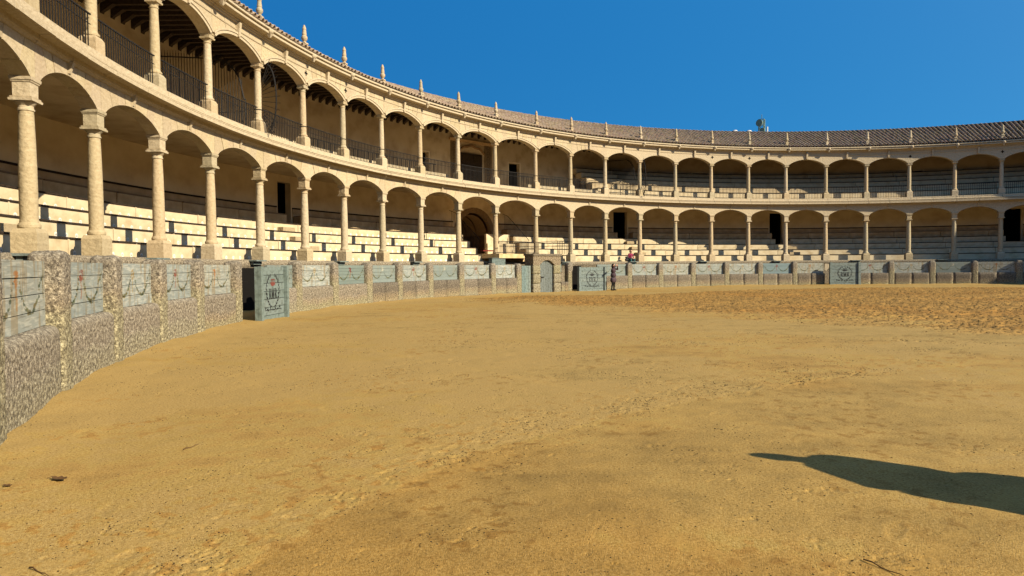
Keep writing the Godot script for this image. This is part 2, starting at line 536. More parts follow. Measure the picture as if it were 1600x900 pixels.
var flake_spots := []
func chips(x: float, z: float, spread: float, count: int, big: float):
	flake_spots.append(Vector4(x, z, spread, count * big))
	for k in count:
		chip_at(x + rng.randfn(0.0, spread), z + rng.randfn(0.0, spread), rng.randf() * TAU, rng.randf_range(0.018, 0.055) * big, rng.randf_range(0.010, 0.018) * big, rng.randf_range(0.002, 0.007) * big)

func build_ground():
	for e in [[fa, 1, 0.16, 3], [fb, 2, 1.4, 3], [fc, 3, 2.6, 3], [fd, 4, 9.0, 2]]:
		e[0].seed = e[1]
		e[0].frequency = e[2]
		e[0].fractal_octaves = e[3]
		e[0].noise_type = FastNoiseLite.TYPE_SIMPLEX_SMOOTH
	stamp.resize(SN * SN)
	for k in 210:
		var z := rng.randf_range(22.0, 32.0)
		print_at(track_x(z) - absf(rng.randfn(0.0, 0.55)) + 0.1, z, rng.randfn(PI / 2, 0.5), rng.randf_range(0.001, 0.0032))
	for k in 330:
		print_at(rng.randf_range(-14.0, 1.0), rng.randf_range(16.0, 31.5), rng.randf_range(0, TAU), rng.randf_range(0.0015, 0.004))
	for k in 46:
		var z := rng.randf_range(21.0, 31.5)
		chips(track_x(z) - absf(rng.randfn(0.0, 0.25)), z, 0.12, rng.randi_range(5, 14), 1.0)
	for k in 240:
		var r := 3.2 + 14.0 * rng.randf()
		var b := -0.88 + rng.randf_range(-0.7, 0.66)
		var x := r * sin(b)
		var z := 32.12 - r * cos(b)
		if x > track_x(z) and rng.randf() < 0.6:
			continue
		chips(x, z, 0.05 + 0.012 * r, rng.randi_range(2, 9), 0.8 + 0.05 * r)
	var az := []
	var psi := -0.88
	for k in 861:
		az.append(psi - 0.72 + 1.44 * k / 860.0)
	for k in range(1, 70):
		az.append(psi + 0.72 + (TAU - 1.44) * k / 70.0)
	var rad := [0.2, 0.6, 1.0, 1.4, 1.8, 2.2, 2.5, 2.8, 3.0]
	while rad[-1] < 72.0:
		var r: float = rad[-1]
		rad.append(r + clampf(r * r * 0.0007, 0.008, 0.19))
	var na := az.size()
	var nr := rad.size()
	var v := PackedVector3Array()
	var c := PackedColorArray()
	v.resize(na * nr)
	c.resize(na * nr)
	var cosv := PackedFloat32Array()
	var sinv := PackedFloat32Array()
	for t in az:
		sinv.append(sin(t))
		cosv.append(-cos(t))
	for i in nr:
		var r: float = rad[i]
		for j in na:
			var x := r * sinv[j]
			var z := 32.1193 + r * cosv[j]
			var rr := sqrt(x * x + z * z)
			v[i * na + j] = Vector3(x, -0.05 if rr > 36.0 else sand_height(x, z), z)
			var t := 1.0
			if rr < 34.0:
				t += 0.13 * fa.get_noise_2d(x * 0.9 + 30.0, z * 0.9) + 0.10 * fb.get_noise_2d(x * 0.35, z * 0.35) + 0.13 * fb.get_noise_2d(x * 1.1 + 40.0, z * 1.1) + 0.12 * fc.get_noise_2d(x * 1.2, z * 1.2)
				var u := x * 0.637 - z * 0.771
				var w := x * 0.771 + z * 0.637
				t += 0.20 * fb.get_noise_2d(u * 0.22 + 9.0, w * 0.8)
				t += 0.10 * clampf((-x - 3.5) / 3.0, 0.0, 1.0) * clampf((z - 24.0) / 5.0, 0.0, 1.0)
			var rk := raked(x, z) if rr < 33.0 else 0.0
			var e := clampf((x - track_x(z) + 0.05 * fb.get_noise_2d(x * 2.0, z * 2.0)) / 0.07 + 0.5, 0.0, 1.0) * clampf((z - 19.0) / 8.0, 0.0, 1.0)
			var damp := clampf(fa.get_noise_2d(x * 0.9 + 70.0, z * 0.9 - 20.0) * 1.6, 0.0, 0.5)
			var col := Vector3(t * 1.04, t * 1.05, t * 1.03)
			if rr < 33.0:   # darker, browner patches by noise, thicker along the track
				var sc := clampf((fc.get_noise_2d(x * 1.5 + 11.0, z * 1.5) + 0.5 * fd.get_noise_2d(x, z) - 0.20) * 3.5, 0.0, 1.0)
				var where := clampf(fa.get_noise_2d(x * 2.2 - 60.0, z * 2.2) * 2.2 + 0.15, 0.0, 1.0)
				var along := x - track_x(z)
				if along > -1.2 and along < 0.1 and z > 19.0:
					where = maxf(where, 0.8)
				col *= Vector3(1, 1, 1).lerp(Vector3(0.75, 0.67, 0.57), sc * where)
			col *= Vector3(1, 1, 1).lerp(Vector3(0.86, 0.83, 0.76), e)
			col *= Vector3(1, 1, 1).lerp(Vector3(0.98, 0.84, 0.64), damp)
			col *= Vector3(1, 1, 1).lerp(Vector3(0.82, 0.69, 0.53), rk)
			col *= Vector3(1, 1, 1).lerp(Vector3(1.10, 1.10, 1.12), clampf((rr - 31.2) / 1.2, 0.0, 1.0))
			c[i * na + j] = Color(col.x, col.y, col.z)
	var nn := PackedVector3Array()
	nn.resize(na * nr)
	for i in nr:
		for j in na:
			var p := v[mini(i + 1, nr - 1) * na + j] - v[maxi(i - 1, 0) * na + j]
			var q := v[i * na + (j + 1) % na] - v[i * na + (j + na - 1) % na]
			var m := q.cross(p)
			nn[i * na + j] = (m if m.y > 0 else -m).normalized()
	var idx := PackedInt32Array()
	for i in nr - 1:
		for j in na:
			var j1 := (j + 1) % na
			var a := i * na + j
			var b := i * na + j1
			var d := (i + 1) * na + j
			var e := (i + 1) * na + j1
			idx.append_array([a, d, e, a, e, b])
	var arr := []
	arr.resize(Mesh.ARRAY_MAX)
	arr[Mesh.ARRAY_VERTEX] = v
	arr[Mesh.ARRAY_NORMAL] = nn
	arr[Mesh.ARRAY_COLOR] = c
	arr[Mesh.ARRAY_INDEX] = idx
	var m := ArrayMesh.new()
	m.add_surface_from_arrays(Mesh.PRIMITIVE_TRIANGLES, arr)
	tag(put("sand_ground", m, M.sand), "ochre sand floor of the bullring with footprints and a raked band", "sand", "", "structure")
	var far := Mb.new()
	far.quad(Vector3(-900, -0.6, -900), Vector3(900, -0.6, -900), Vector3(900, -0.6, 900), Vector3(-900, -0.6, 900), Vector3.UP, Color(0.8, 0.8, 0.8))
	tag(put("ground", far.mesh(), M.plaster), "dry ground outside the bullring", "ground", "", "structure")
	# clods turned up by the rake, and crumbs near the camera
	var cm := clod_mesh()
	scatter("raked_clods", cm, 60000, func():
		for t in 60:
			var x := rng.randf_range(-31.0, 8.0)
			var z := rng.randf_range(-26.0, 17.0)
			if rng.randf() < raked(x, z):
				return Vector4(x, z, rng.randf_range(0.010, 0.034), 0)
		return Vector4(-18, 0, 0.03, 0), "loose clods of damp sand in the raked band")
	scatter("sand_crumbs", cm, 15000, func():
		if rng.randf() < 0.62:
			var s: Vector4 = flake_spots[rng.randi() % flake_spots.size()]
			var d := Vector2(s.x, s.y - 32.12).length()
			return Vector4(s.x + rng.randfn(0.0, s.z * 1.1), s.y + rng.randfn(0.0, s.z * 1.1), rng.randf_range(0.003, 0.009) * (0.6 + 0.06 * d), 0)
		var r := 3.0 + 22.0 * pow(rng.randf(), 1.4)
		var b := -0.88 + rng.randf_range(-0.72, 0.72)
		var x := r * sin(b)
		var z := 32.12 - r * cos(b)
		if x * x + z * z > 32.5 * 32.5:
			return Vector4(-6.0, 22.0, 0.01, 0)
		return Vector4(x, z, rng.randf_range(0.002, 0.006) * (1.0 + 0.05 * r), 0), "small crumbs of sand scattered over the nearer floor")

func clod_mesh() -> ArrayMesh:
	var mb := Mb.new()
	var pts := []
	for k in 6:
		var t := TAU * k / 6.0
		pts.append(Vector3(cos(t) * rng.randf_range(0.7, 1.2), rng.randf_range(-0.2, 0.1), sin(t) * rng.randf_range(0.7, 1.2)))
	var top := Vector3(0.15, 0.75, -0.1)
	for k in 6:
		var a: Vector3 = pts[k]
		var b: Vector3 = pts[(k + 1) % 6]
		var a1 := a * 0.6 + Vector3(0, 0.55, 0)
		var b1 := b * 0.6 + Vector3(0, 0.55, 0)
		mb.quad(a, b, b1, a1, a + b)
		mb.tri(a1, b1, top, ((b1 - a1).cross(top - a1) * signf((b1 - a1).cross(top - a1).y)).normalized(), Color.WHITE)
	return mb.mesh()

func scatter(called: String, mesh: Mesh, count: int, pick: Callable, label: String):
	var mm := MultiMesh.new()
	mm.transform_format = MultiMesh.TRANSFORM_3D
	mm.use_colors = true
	mm.mesh = mesh
	mm.instance_count = count
	for k in count:
		var q: Vector4 = pick.call()
		var b := Basis(Vector3.UP, rng.randf() * TAU).scaled(Vector3(q.z * rng.randf_range(0.8, 1.5), q.z * rng.randf_range(0.6, 1.1), q.z))
		mm.set_instance_transform(k, Transform3D(b, Vector3(q.x, sand_height(q.x, q.y) - q.z * 0.15, q.y)))
		var t := rng.randf_range(0.45, 1.15)
		mm.set_instance_color(k, Color(t, t, t) if called == "raked_clods" or rng.randf() < 0.4 else Color(0.16, 0.15, 0.20) * t)
	var o := MultiMeshInstance3D.new()
	o.name = called
	o.multimesh = mm
	o.material_override = M.clod if called == "raked_clods" else M.crumb
	add_child(o, true)
	tag(o, label, "clods" if called == "raked_clods" else "crumbs", "", "stuff")

# ---------------------------------------------------------------- the two-storey gallery
const SPRING := 5.62
const SPRING2 := 9.75

func arch_y(u: float, spring: float, rise: float) -> float:
	return spring + rise * pow(maxf(0.0, 1.0 - u * u), 0.84)

# one bay of arcade wall: a core, and the stones that face it
func arch_bay(i: int, spring: float, rise: float, top: float, level: int, half_pier: float, fine: bool):
	var a0: float = ANG[i]
	var a1: float = ANG[i + 1]
	var am := (a0 + a1) / 2.0
	var hb := (a1 - a0) / 2.0
	var hc := hb - half_pier / RC
	var k_out := hb / hc
	var core := Mb.new()
	var n := 18
	for j in n:
		var u0 := lerpf(-1.0, 1.0, float(j) / n)
		var u1 := lerpf(-1.0, 1.0, float(j + 1) / n)
		var y0 := arch_y(u0, spring, rise) + (0.012 if fine else 0.0)
		var y1 := arch_y(u1, spring, rise) + (0.012 if fine else 0.0)
		var rf := 35.325 if fine else 35.31
		var rb := 35.675 if fine else 35.69
		core.hexa([P(am + u0 * hc, rf, y0), P(am + u1 * hc, rf, y1), P(am + u1 * hc, rb, y1), P(am + u0 * hc, rb, y0),
			P(am + u0 * hc, rf, top), P(am + u1 * hc, rf, top), P(am + u1 * hc, rb, top), P(am + u0 * hc, rb, top)])
	for s in [-1.0, 1.0]:
		var rf := 35.325 if fine else 35.31
		var rb := 35.675 if fine else 35.69
		core.hexa([P(am + s * hc, rf, spring + 0.004), P(am + s * hb, rf, spring + 0.004), P(am + s * hb, rb, spring + 0.004), P(am + s * hc, rb, spring + 0.004),
			P(am + s * hc, rf, top), P(am + s * hb, rf, top), P(am + s * hb, rb, top), P(am + s * hc, rb, top)])
	var arch := put("arch", core.mesh(), M.stone, ring)
	if fine:
		var cuts := [-1.0, -0.74, -0.50, -0.27, -0.075, 0.075, 0.27, 0.50, 0.74, 1.0]
		var gap := 0.0035
		for s in 9:
			var mb := Mb.new()
			var ua: float = cuts[s] + rng.randf_range(-0.02, 0.02) * (0.0 if s == 0 else 1.0)
			var ub: float = cuts[s + 1]
			var ta: float = ua * k_out * (1.0 + 0.05 * absf(ua)) if s > 0 else -k_out
			var tb: float = ub * k_out * (1.0 + 0.05 * absf(ub)) if s < 8 else k_out
			ta = clampf(ta, -k_out, k_out) + gap
			tb = clampf(tb, -k_out, k_out) - gap
			var proud := rng.randf_range(0.0, 0.008)
			var rf := 35.31 - proud
			var rb := 35.692
			var tone := rng.randf_range(0.86, 1.05)
			var col := Color(tone, tone * rng.randf_range(0.965, 1.0), tone * rng.randf_range(0.90, 1.0))
			var bot := []
			for q in 4:
				var u := lerpf(ua + gap * (0 if s == 0 else 1), ub - gap * (0 if s == 8 else 1), q / 3.0)
				bot.append(Vector2(u, arch_y(u, spring, rise)))
			if s == 0:
				bot.push_front(Vector2(-k_out + gap, spring + 0.001))
			if s == 8:
				bot.append(Vector2(k_out - gap, spring + 0.001))
			var m := bot.size()
			for q in m - 1:
				var p0: Vector2 = bot[q]
				var p1: Vector2 = bot[q + 1]
				var t0 := lerpf(ta, tb, float(q) / (m - 1))
				var t1 := lerpf(ta, tb, float(q + 1) / (m - 1))
				var inn := -P(am, 1, 0)
				mb.quad(P(am + p0.x * hc, rf, p0.y), P(am + p1.x * hc, rf, p1.y), P(am + t1 * hc, rf, top - 0.002), P(am + t0 * hc, rf, top - 0.002), inn, col)
				mb.quad(P(am + p0.x * hc, rf, p0.y), P(am + p1.x * hc, rf, p1.y), P(am + p1.x * hc, rb, p1.y), P(am + p0.x * hc, rb, p0.y), Vector3.DOWN, col)
			mb.quad(P(am + bot[0].x * hc, rf, bot[0].y), P(am + ta * hc, rf, top), P(am + ta * hc, rf + 0.03, top), P(am + bot[0].x * hc, rf + 0.03, bot[0].y), -frame(am, 1).basis.x, col)
			mb.quad(P(am + bot[m - 1].x * hc, rf, bot[m - 1].y), P(am + tb * hc, rf, top), P(am + tb * hc, rf + 0.03, top), P(am + bot[m - 1].x * hc, rf + 0.03, bot[m - 1].y), frame(am, 1).basis.x, col)
			put("voussoir", mb.mesh(), M.stone, arch)
	if level == 1 and i >= FIRST + 1 and i < FIRST + 12:
		var mb := Mb.new()
		for band in [[0.0, 0.10, 35.265], [0.10, 0.17, 35.235]]:
			for j in n:
				var u0 := lerpf(-1.0, 1.0, float(j) / n)
				var u1 := lerpf(-1.0, 1.0, float(j + 1) / n)
				var q := []
				for rr in [band[2], 35.302]:
					for e in [[u0, band[0]], [u1, band[0]], [u1, band[1]], [u0, band[1]]]:
						var d: float = e[1]
						var s: float = 1.0 + d / 1.55
						q.append(P(am + clampf(e[0] * hc * s, -hb, hb), rr, arch_y(e[0], spring + 0.003, rise) + d * (1.0 - 0.35 * pow(absf(e[0]), 3.0))))
				mb.hexa(q)
		put("archivolt", mb.mesh(), M.stone, arch)
	var key := Mb.new()
	var t := frame(am + rng.randf_range(-0.0006, 0.0006), 35.31)
	if level == 0:
		key.hexa([t * Vector3(-0.04, spring + rise + 0.05, -0.01), t * Vector3(0.04, spring + rise + 0.05, -0.01), t * Vector3(0.04, spring + rise + 0.05, 0.03), t * Vector3(-0.04, spring + rise + 0.05, 0.03),
			t * Vector3(-0.05, top + 0.03, -0.01), t * Vector3(0.05, top + 0.03, -0.01), t * Vector3(0.05, top + 0.03, 0.12), t * Vector3(-0.05, top + 0.03, 0.12)])
	else:
		key.hexa([t * Vector3(-0.055, spring + rise + 0.02, -0.01), t * Vector3(0.055, spring + rise + 0.02, -0.01), t * Vector3(0.055, spring + rise + 0.02, 0.10), t * Vector3(-0.055, spring + rise + 0.02, 0.10),
			t * Vector3(-0.07, top + 0.02, -0.01), t * Vector3(0.07, top + 0.02, -0.01), t * Vector3(0.07, top + 0.02, 0.17), t * Vector3(-0.07, top + 0.02, 0.17)])
	put("keystone", key.mesh(), M.stone, arch)

func column_meshes() -> Array:
	var T := Transform3D.IDENTITY
	var out := []
	for level in 2:
		var ped := Mb.new()
		var sh := Mb.new()
		var cap := Mb.new()
		if level == 0:
			ped.slab(1.0, 2.38, 0.51, 0.50)
			ped.slab(2.38, 2.47, 0.50, 0.42)
			sh.lathe(T, [Vector2(0.20, 2.465), Vector2(0.215, 2.50), Vector2(0.215, 2.54), Vector2(0.195, 2.575), Vector2(0.176, 2.60), Vector2(0.170, 2.66), Vector2(0.172, 3.2), Vector2(0.168, 3.8), Vector2(0.157, 4.4), Vector2(0.140, 4.93)], 20)
			cap.lathe(T, [Vector2(0.140, 4.928), Vector2(0.160, 4.94), Vector2(0.160, 4.975), Vector2(0.143, 4.99), Vector2(0.142, 5.04), Vector2(0.155, 5.055), Vector2(0.195, 5.10), Vector2(0.20, 5.125), Vector2(0.18, 5.126)], 20)
			cap.slab(5.125, 5.175, 0.45, 0.46)
			cap.slab(5.176, 5.215, 0.40, 0.42)
			cap.slab(5.216, 5.515, 0.335, 0.34)
			cap.slab(5.516, 5.555, 0.37, 0.40)
			cap.slab(5.556, 5.621, 0.42, 0.435)
		else:
			ped.slab(6.90, 7.40, 0.44, 0.43)
			ped.slab(7.40, 7.48, 0.43, 0.33)
			sh.lathe(T, [Vector2(0.165, 7.475), Vector2(0.19, 7.50), Vector2(0.19, 7.54), Vector2(0.155, 7.57), Vector2(0.140, 7.62), Vector2(0.142, 8.1), Vector2(0.137, 8.8), Vector2(0.118, 9.44)], 18)
			cap.lathe(T, [Vector2(0.118, 9.438), Vector2(0.137, 9.45), Vector2(0.137, 9.475), Vector2(0.122, 9.485), Vector2(0.122, 9.53), Vector2(0.165, 9.60), Vector2(0.16, 9.601)], 18)
			cap.slab(9.60, 9.655, 0.36, 0.38)
			cap.slab(9.656, 9.751, 0.31, 0.35)
		out.append([ped.mesh(), sh.mesh(), cap.mesh()])
	return out

func back_wall(a0: float, a1: float, r: float, y0: float, y1: float, holes: Array, called: String):
	# holes: [angle, angle, bottom, top, depth]
	var mb := Mb.new()
	var cut := [a0]
	for h in holes:
		cut.append_array([h[0], h[1]])
	cut.append(a1)
	for k in range(0, cut.size(), 2):
		mb.sweep([Vector2(r, y0), Vector2(r + 0.35, y0), Vector2(r + 0.35, y1), Vector2(r, y1)], cut[k], cut[k + 1], 4)
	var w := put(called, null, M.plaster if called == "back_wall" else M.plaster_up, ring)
	for h in holes:
		if h[2] > y0:
			mb.sweep([Vector2(r, y0), Vector2(r + 0.35, y0), Vector2(r + 0.35, h[2]), Vector2(r, h[2])], h[0], h[1], 1)
		mb.sweep([Vector2(r, h[3]), Vector2(r + 0.35, h[3]), Vector2(r + 0.35, y1), Vector2(r, y1)], h[0], h[1], 1)
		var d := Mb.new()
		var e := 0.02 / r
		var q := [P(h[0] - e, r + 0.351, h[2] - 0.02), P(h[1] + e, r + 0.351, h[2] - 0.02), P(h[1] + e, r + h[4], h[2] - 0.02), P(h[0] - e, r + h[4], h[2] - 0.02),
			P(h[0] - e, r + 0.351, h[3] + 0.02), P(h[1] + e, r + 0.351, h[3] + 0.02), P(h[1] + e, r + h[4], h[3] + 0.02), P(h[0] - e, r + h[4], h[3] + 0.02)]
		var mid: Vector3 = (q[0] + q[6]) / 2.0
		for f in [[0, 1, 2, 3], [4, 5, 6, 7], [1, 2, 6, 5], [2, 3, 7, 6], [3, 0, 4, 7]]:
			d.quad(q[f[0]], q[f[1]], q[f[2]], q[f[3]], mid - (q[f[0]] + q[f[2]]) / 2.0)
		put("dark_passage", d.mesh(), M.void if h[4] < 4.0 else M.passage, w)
		var fr := Mb.new()
		var fe := 0.09 / r
		for s in [[h[0] - fe, h[0], h[2], h[3] + 0.09], [h[1], h[1] + fe, h[2], h[3] + 0.09], [h[0], h[1], h[3], h[3] + 0.09]]:
			fr.sweep([Vector2(r - 0.02, s[2]), Vector2(r + 0.02, s[2]), Vector2(r + 0.02, s[3]), Vector2(r - 0.02, s[3])], s[0], s[1], 1)
		put("door_frame" if h[3] - h[2] > 1.7 else "window_frame", fr.mesh(), M.plaster, w)
	w.mesh = mb.mesh()

func railing(i: int, single: bool):
	var a0: float = ANG[i] + 0.20 / RC
	var a1: float = ANG[i + 1] - 0.20 / RC
	var r := 35.42
	var o := group_node("railing", ring)
	for e in [[7.96, 7.99, 0.024], [7.05, 7.07, 0.016], [7.72, 7.735, 0.011]]:
		var rails := Mb.new()
		rails.sweep([Vector2(r - e[2], e[0]), Vector2(r + e[2], e[0]), Vector2(r + e[2], e[1]), Vector2(r - e[2], e[1])], a0, a1, 5)
		put("rail", rails.mesh(), M.iron, o)
	var n := int((a1 - a0) * r / 0.122)
	var bm := Mb.new()
	bm.box(Transform3D(Basis.IDENTITY, Vector3(0, 7.48, 0)), Vector3(0.022, 0.98, 0.022))
	var shared := bm.mesh()
	var all := Mb.new()
	for k in range(1, n):
		var t := frame(lerpf(a0, a1, float(k) / n), r)
		if single:
			put("bar", shared, M.iron, o, t)
		else:
			all.box(t * Transform3D(Basis.IDENTITY, Vector3(0, 7.48, 0)), Vector3(0.022, 0.98, 0.022))
	if not single:
		tag(put("bars", all.mesh(), M.iron, o), "", "", "", "stuff")

func tile_mesh(len_: float, w0: float, w1: float) -> ArrayMesh:   # half-round cover tile, wider at its lower end (+z)
	var mb := Mb.new()
	var seg := 6
	for k in seg:
		var t0 := PI * k / seg
		var t1 := PI * (k + 1) / seg
		var a := Vector3(cos(t0) * w1, sin(t0) * w1 * 1.25, len_)
		var b := Vector3(cos(t1) * w1, sin(t1) * w1 * 1.25, len_)
		var c := Vector3(cos(t1) * w0, sin(t1) * w0 * 1.25 - 0.012, 0)
		var d := Vector3(cos(t0) * w0, sin(t0) * w0 * 1.25 - 0.012, 0)
		mb.quad(a, b, c, d, Vector3(cos(t0) + cos(t1), sin(t0) + sin(t1), 0))
		mb.quad(a, b, b * Vector3(0.84, 0.84, 1), a * Vector3(0.84, 0.84, 1), Vector3(0, 0, 1))
		mb.quad(a * Vector3(0.84, 0.84, 1), b * Vector3(0.84, 0.84, 1), c * Vector3(0.84, 0.84, 1), d * Vector3(0.84, 0.84, 1), -Vector3(cos(t0) + cos(t1), sin(t0) + sin(t1), 0))
	return mb.mesh(true)

func roof_bay(i: int, tiles: Array, visible_tiles: bool):
	var a0: float = ANG[i]
	var a1: float = ANG[i + 1]
	var slope := atan2(13.24 - 11.13, 39.7 - 34.82)
	var base := Mb.new()
	base.sweep([Vector2(34.95, 11.135), Vector2(39.9, 13.26), Vector2(39.9, 13.16), Vector2(35.4, 11.10)], a0, a1, 4)
	base.sweep([Vector2(39.75, 13.22), Vector2(40.05, 13.22), Vector2(40.0, 13.38), Vector2(39.82, 13.38)], a0, a1, 4, Color(2.2, 2.0, 1.8))
	base.sweep([Vector2(39.95, 13.22), Vector2(44.5, 11.3), Vector2(44.5, 11.2), Vector2(39.95, 13.02)], a0, a1, 2)
	var o := put("roof", base.mesh(), M.tile_pan, ring)
	var n := int(round((a1 - a0) * 35.0 / 0.29))
	var rest := Mb.new()
	var L := (39.9 - 34.86) / cos(slope)
	var rows := 13
	for k in n:
		var a := lerpf(a0, a1, (k + 0.5) / n)
		for j in rows:
			var d := (j + 1) * L / rows
			var t := frame(a + rng.randf_range(-0.0007, 0.0007), 34.86, 11.135) * Transform3D(Basis(Vector3.RIGHT, slope), Vector3.ZERO)
			t = t * Transform3D(Basis(Vector3.UP, rng.randf_range(-0.03, 0.03)), Vector3(0, 0.03 + rng.randf_range(-0.006, 0.008), -d))
			if j == 0 and i >= FIRST + 3 and i < FIRST + 10:
				put("roof_tile", tiles[rng.randi() % tiles.size()], M.tile, o, t)
			else:
				var tone := rng.randf_range(0.78, 1.12)
				rest.add_mesh(tiles[0], t, Color(tone, tone * rng.randf_range(0.9, 1.05), tone * rng.randf_range(0.86, 1.08)))
	tag(put("roof_tiles", rest.mesh(), M.tile, o), "", "", "", "stuff")

func finial_mesh() -> ArrayMesh:
	var mb := Mb.new()
	var T := Transform3D.IDENTITY
	mb.slab(0.0, 0.27, 0.22, 0.20)
	mb.slab(0.27, 0.33, 0.25, 0.23)
	mb.lathe(T, [Vector2(0.085, 0.328), Vector2(0.066, 0.36), Vector2(0.072, 0.40), Vector2(0.110, 0.45), Vector2(0.138, 0.52), Vector2(0.132, 0.59), Vector2(0.092, 0.65), Vector2(0.102, 0.70), Vector2(0.09, 0.80), Vector2(0.078, 0.90), Vector2(0.092, 0.94), Vector2(0.072, 1.00), Vector2(0.052, 1.06), Vector2(0.038, 1.10), Vector2(0.0, 1.13)], 12)
	return mb.mesh()

func seat_rows(i: int):
	var tops := [2.43, 2.90, 3.38, 3.86, 4.38]
	var am: float = (ANG[i] + ANG[i + 1]) / 2.0
	for k in 5:
		var r: float = 36.2 + 0.7 * k
		var y0: float = (1.90 if k == 0 else tops[k - 1] - 0.02)
		var y1: float = tops[k]
		var spans := [[ANG[i] + 0.0004, ANG[i + 1] - 0.0004]]
		for h in [[-1.706, -1.578], [-1.3035, -1.2645], [-0.93, -0.895], [-0.459, -0.422], [-2.073, -2.042]]:
			if h[0] > -1.71 and h[0] < -1.70 or k == 4 or (k == 3 and h[0] > -1.0):
				var next := []
				for s in spans:
					if h[1] <= s[0] or h[0] >= s[1]:
						next.append(s)
					else:
						if h[0] > s[0] + 0.003: next.append([s[0], h[0]])
						if h[1] < s[1] - 0.003: next.append([h[1], s[1]])
				spans = next
		for s in spans:
			var mb := Mb.new()
			var dr := rng.randf_range(-0.015, 0.015)
			var tone := rng.randf_range(0.92, 1.04)
			mb.sweep([Vector2(r + dr, y0), Vector2(r + 0.72, y0), Vector2(r + 0.72, y1 - 0.048), Vector2(r + dr, y1 - 0.048)], s[0], s[1], 3, Color(tone, tone, tone * 0.99))
			var row := put("seat_row", mb.mesh(), M.dado if k == 4 else M.cream, ring)
			var nb := Mb.new()
			var e0: float = s[0] + rng.randf_range(0.0003, 0.0012)
			var sag := rng.randf_range(-0.006, 0.006)
			nb.sweep([Vector2(r - 0.035 + dr, y1 - 0.048 + sag), Vector2(r + 0.75, y1 - 0.048), Vector2(r + 0.75, y1), Vector2(r - 0.025 + dr, y1 + sag), Vector2(r - 0.035 + dr, y1 - 0.010 + sag)], e0, s[1] - 0.0006, 3)
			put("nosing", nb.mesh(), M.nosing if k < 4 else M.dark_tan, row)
			if k < 4:
				var db := Mb.new()
				var tb := Mb.new()
				var count := int((s[1] - s[0]) * r / 0.47)
				for q in count:
					var a: float = s[0] + (0.25 + q * 0.47) / r
					var t := frame(a, r + dr - 0.002, y0 + 0.13) * Transform3D(Basis(Vector3.RIGHT, PI / 2), Vector3.ZERO)
					db.lathe(t, [Vector2(0.068, 0.0), Vector2(0.068, 0.004), Vector2(0.0, 0.0041)], 12)
					if i < FIRST + 7:
						var tm := TextMesh.new()
						tm.text = str(36 + k * 3 + q + ((i - FIRST + 3) * 6) % 60)
						tm.font_size = 16
						tm.pixel_size = 0.0052
						tm.depth = 0.002
						tm.curve_step = 3.0
						tb.add_mesh(tm, frame(a, r + dr - 0.0075, y0 + 0.13))
				if db.v.size() and i < FIRST + 11:
					put("number_discs", db.mesh(), M.disc, row).set_meta("kind", "stuff")
				if tb.v.size():
					put("seat_numbers", tb.mesh(), M.number, row).set_meta("kind", "stuff")
	# rough steps of the stair aisles
	if i in [FIRST, FIRST + 5, FIRST + 14, FIRST + 18]:
		var aa: float = {FIRST: -2.585, FIRST + 5: -2.105, FIRST + 14: -1.285, FIRST + 18: -0.905}[i]
		for k in range(1, 4):
			var r: float = 36.2 + 0.7 * k
			var mb := Mb.new()
			mb.sweep([Vector2(r - 0.33, tops[k - 1] - 0.01), Vector2(r + 0.05, tops[k - 1] - 0.01), Vector2(r + 0.05, tops[k - 1] + 0.23), Vector2(r - 0.33, tops[k - 1] + 0.23)], aa - 0.012, aa + 0.012, 1, Color(0.82, 0.78, 0.7))
			put("stair_step", mb.mesh(), M.stone, ring)

func upper_seats(i: int):
	var a0: float = ANG[i]
	var a1: float = ANG[i + 1]
	if i >= FIRST + 13:
		var tops := [7.60, 8.12, 8.62, 9.08, 9.50]
		for k in 5:
			var r: float = 36.4 + 0.72 * k
			var mb := Mb.new()
			var y0: float = 6.95 if k == 0 else tops[k - 1] - 0.02
			mb.sweep([Vector2(r, y0), Vector2(r + 0.74, y0), Vector2(r + 0.74, tops[k] - 0.05), Vector2(r, tops[k] - 0.05)], a0 + 0.0004, a1 - 0.0004, 3)
			var row := put("upper_seat_row", mb.mesh(), M.cream if k == 0 else M.seat_up_shaded, ring)
			var nb := Mb.new()
			nb.sweep([Vector2(r - 0.04, tops[k] - 0.05), Vector2(r + 0.74, tops[k] - 0.05), Vector2(r + 0.74, tops[k]), Vector2(r - 0.03, tops[k])], a0 + 0.0008, a1 - 0.0004, 3)
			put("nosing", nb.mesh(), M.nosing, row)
	elif i != FIRST + 9 and i != FIRST + 10:
		var mb := Mb.new()
		mb.sweep([Vector2(36.3, 6.95), Vector2(36.8, 6.95), Vector2(36.8, 7.42), Vector2(36.3, 7.42)], a0 + 0.001, a1 - 0.001, 3)
		put("upper_bench", mb.mesh(), M.cream, ring)
		if i >= FIRST + 6:
			var o := Mb.new()
			for e in [8.12, 7.10]:
				o.sweep([Vector2(37.38, e), Vector2(37.42, e), Vector2(37.42, e + 0.04), Vector2(37.38, e + 0.04)], a0, a1, 4)
			for k in 20:
				o.box(frame(lerpf(a0, a1, k / 20.0), 37.4, 7.55), Vector3(0.022, 1.15, 0.022))
			tag(put("inner_railing", o.mesh(), M.iron, ring), "", "", "", "stuff")

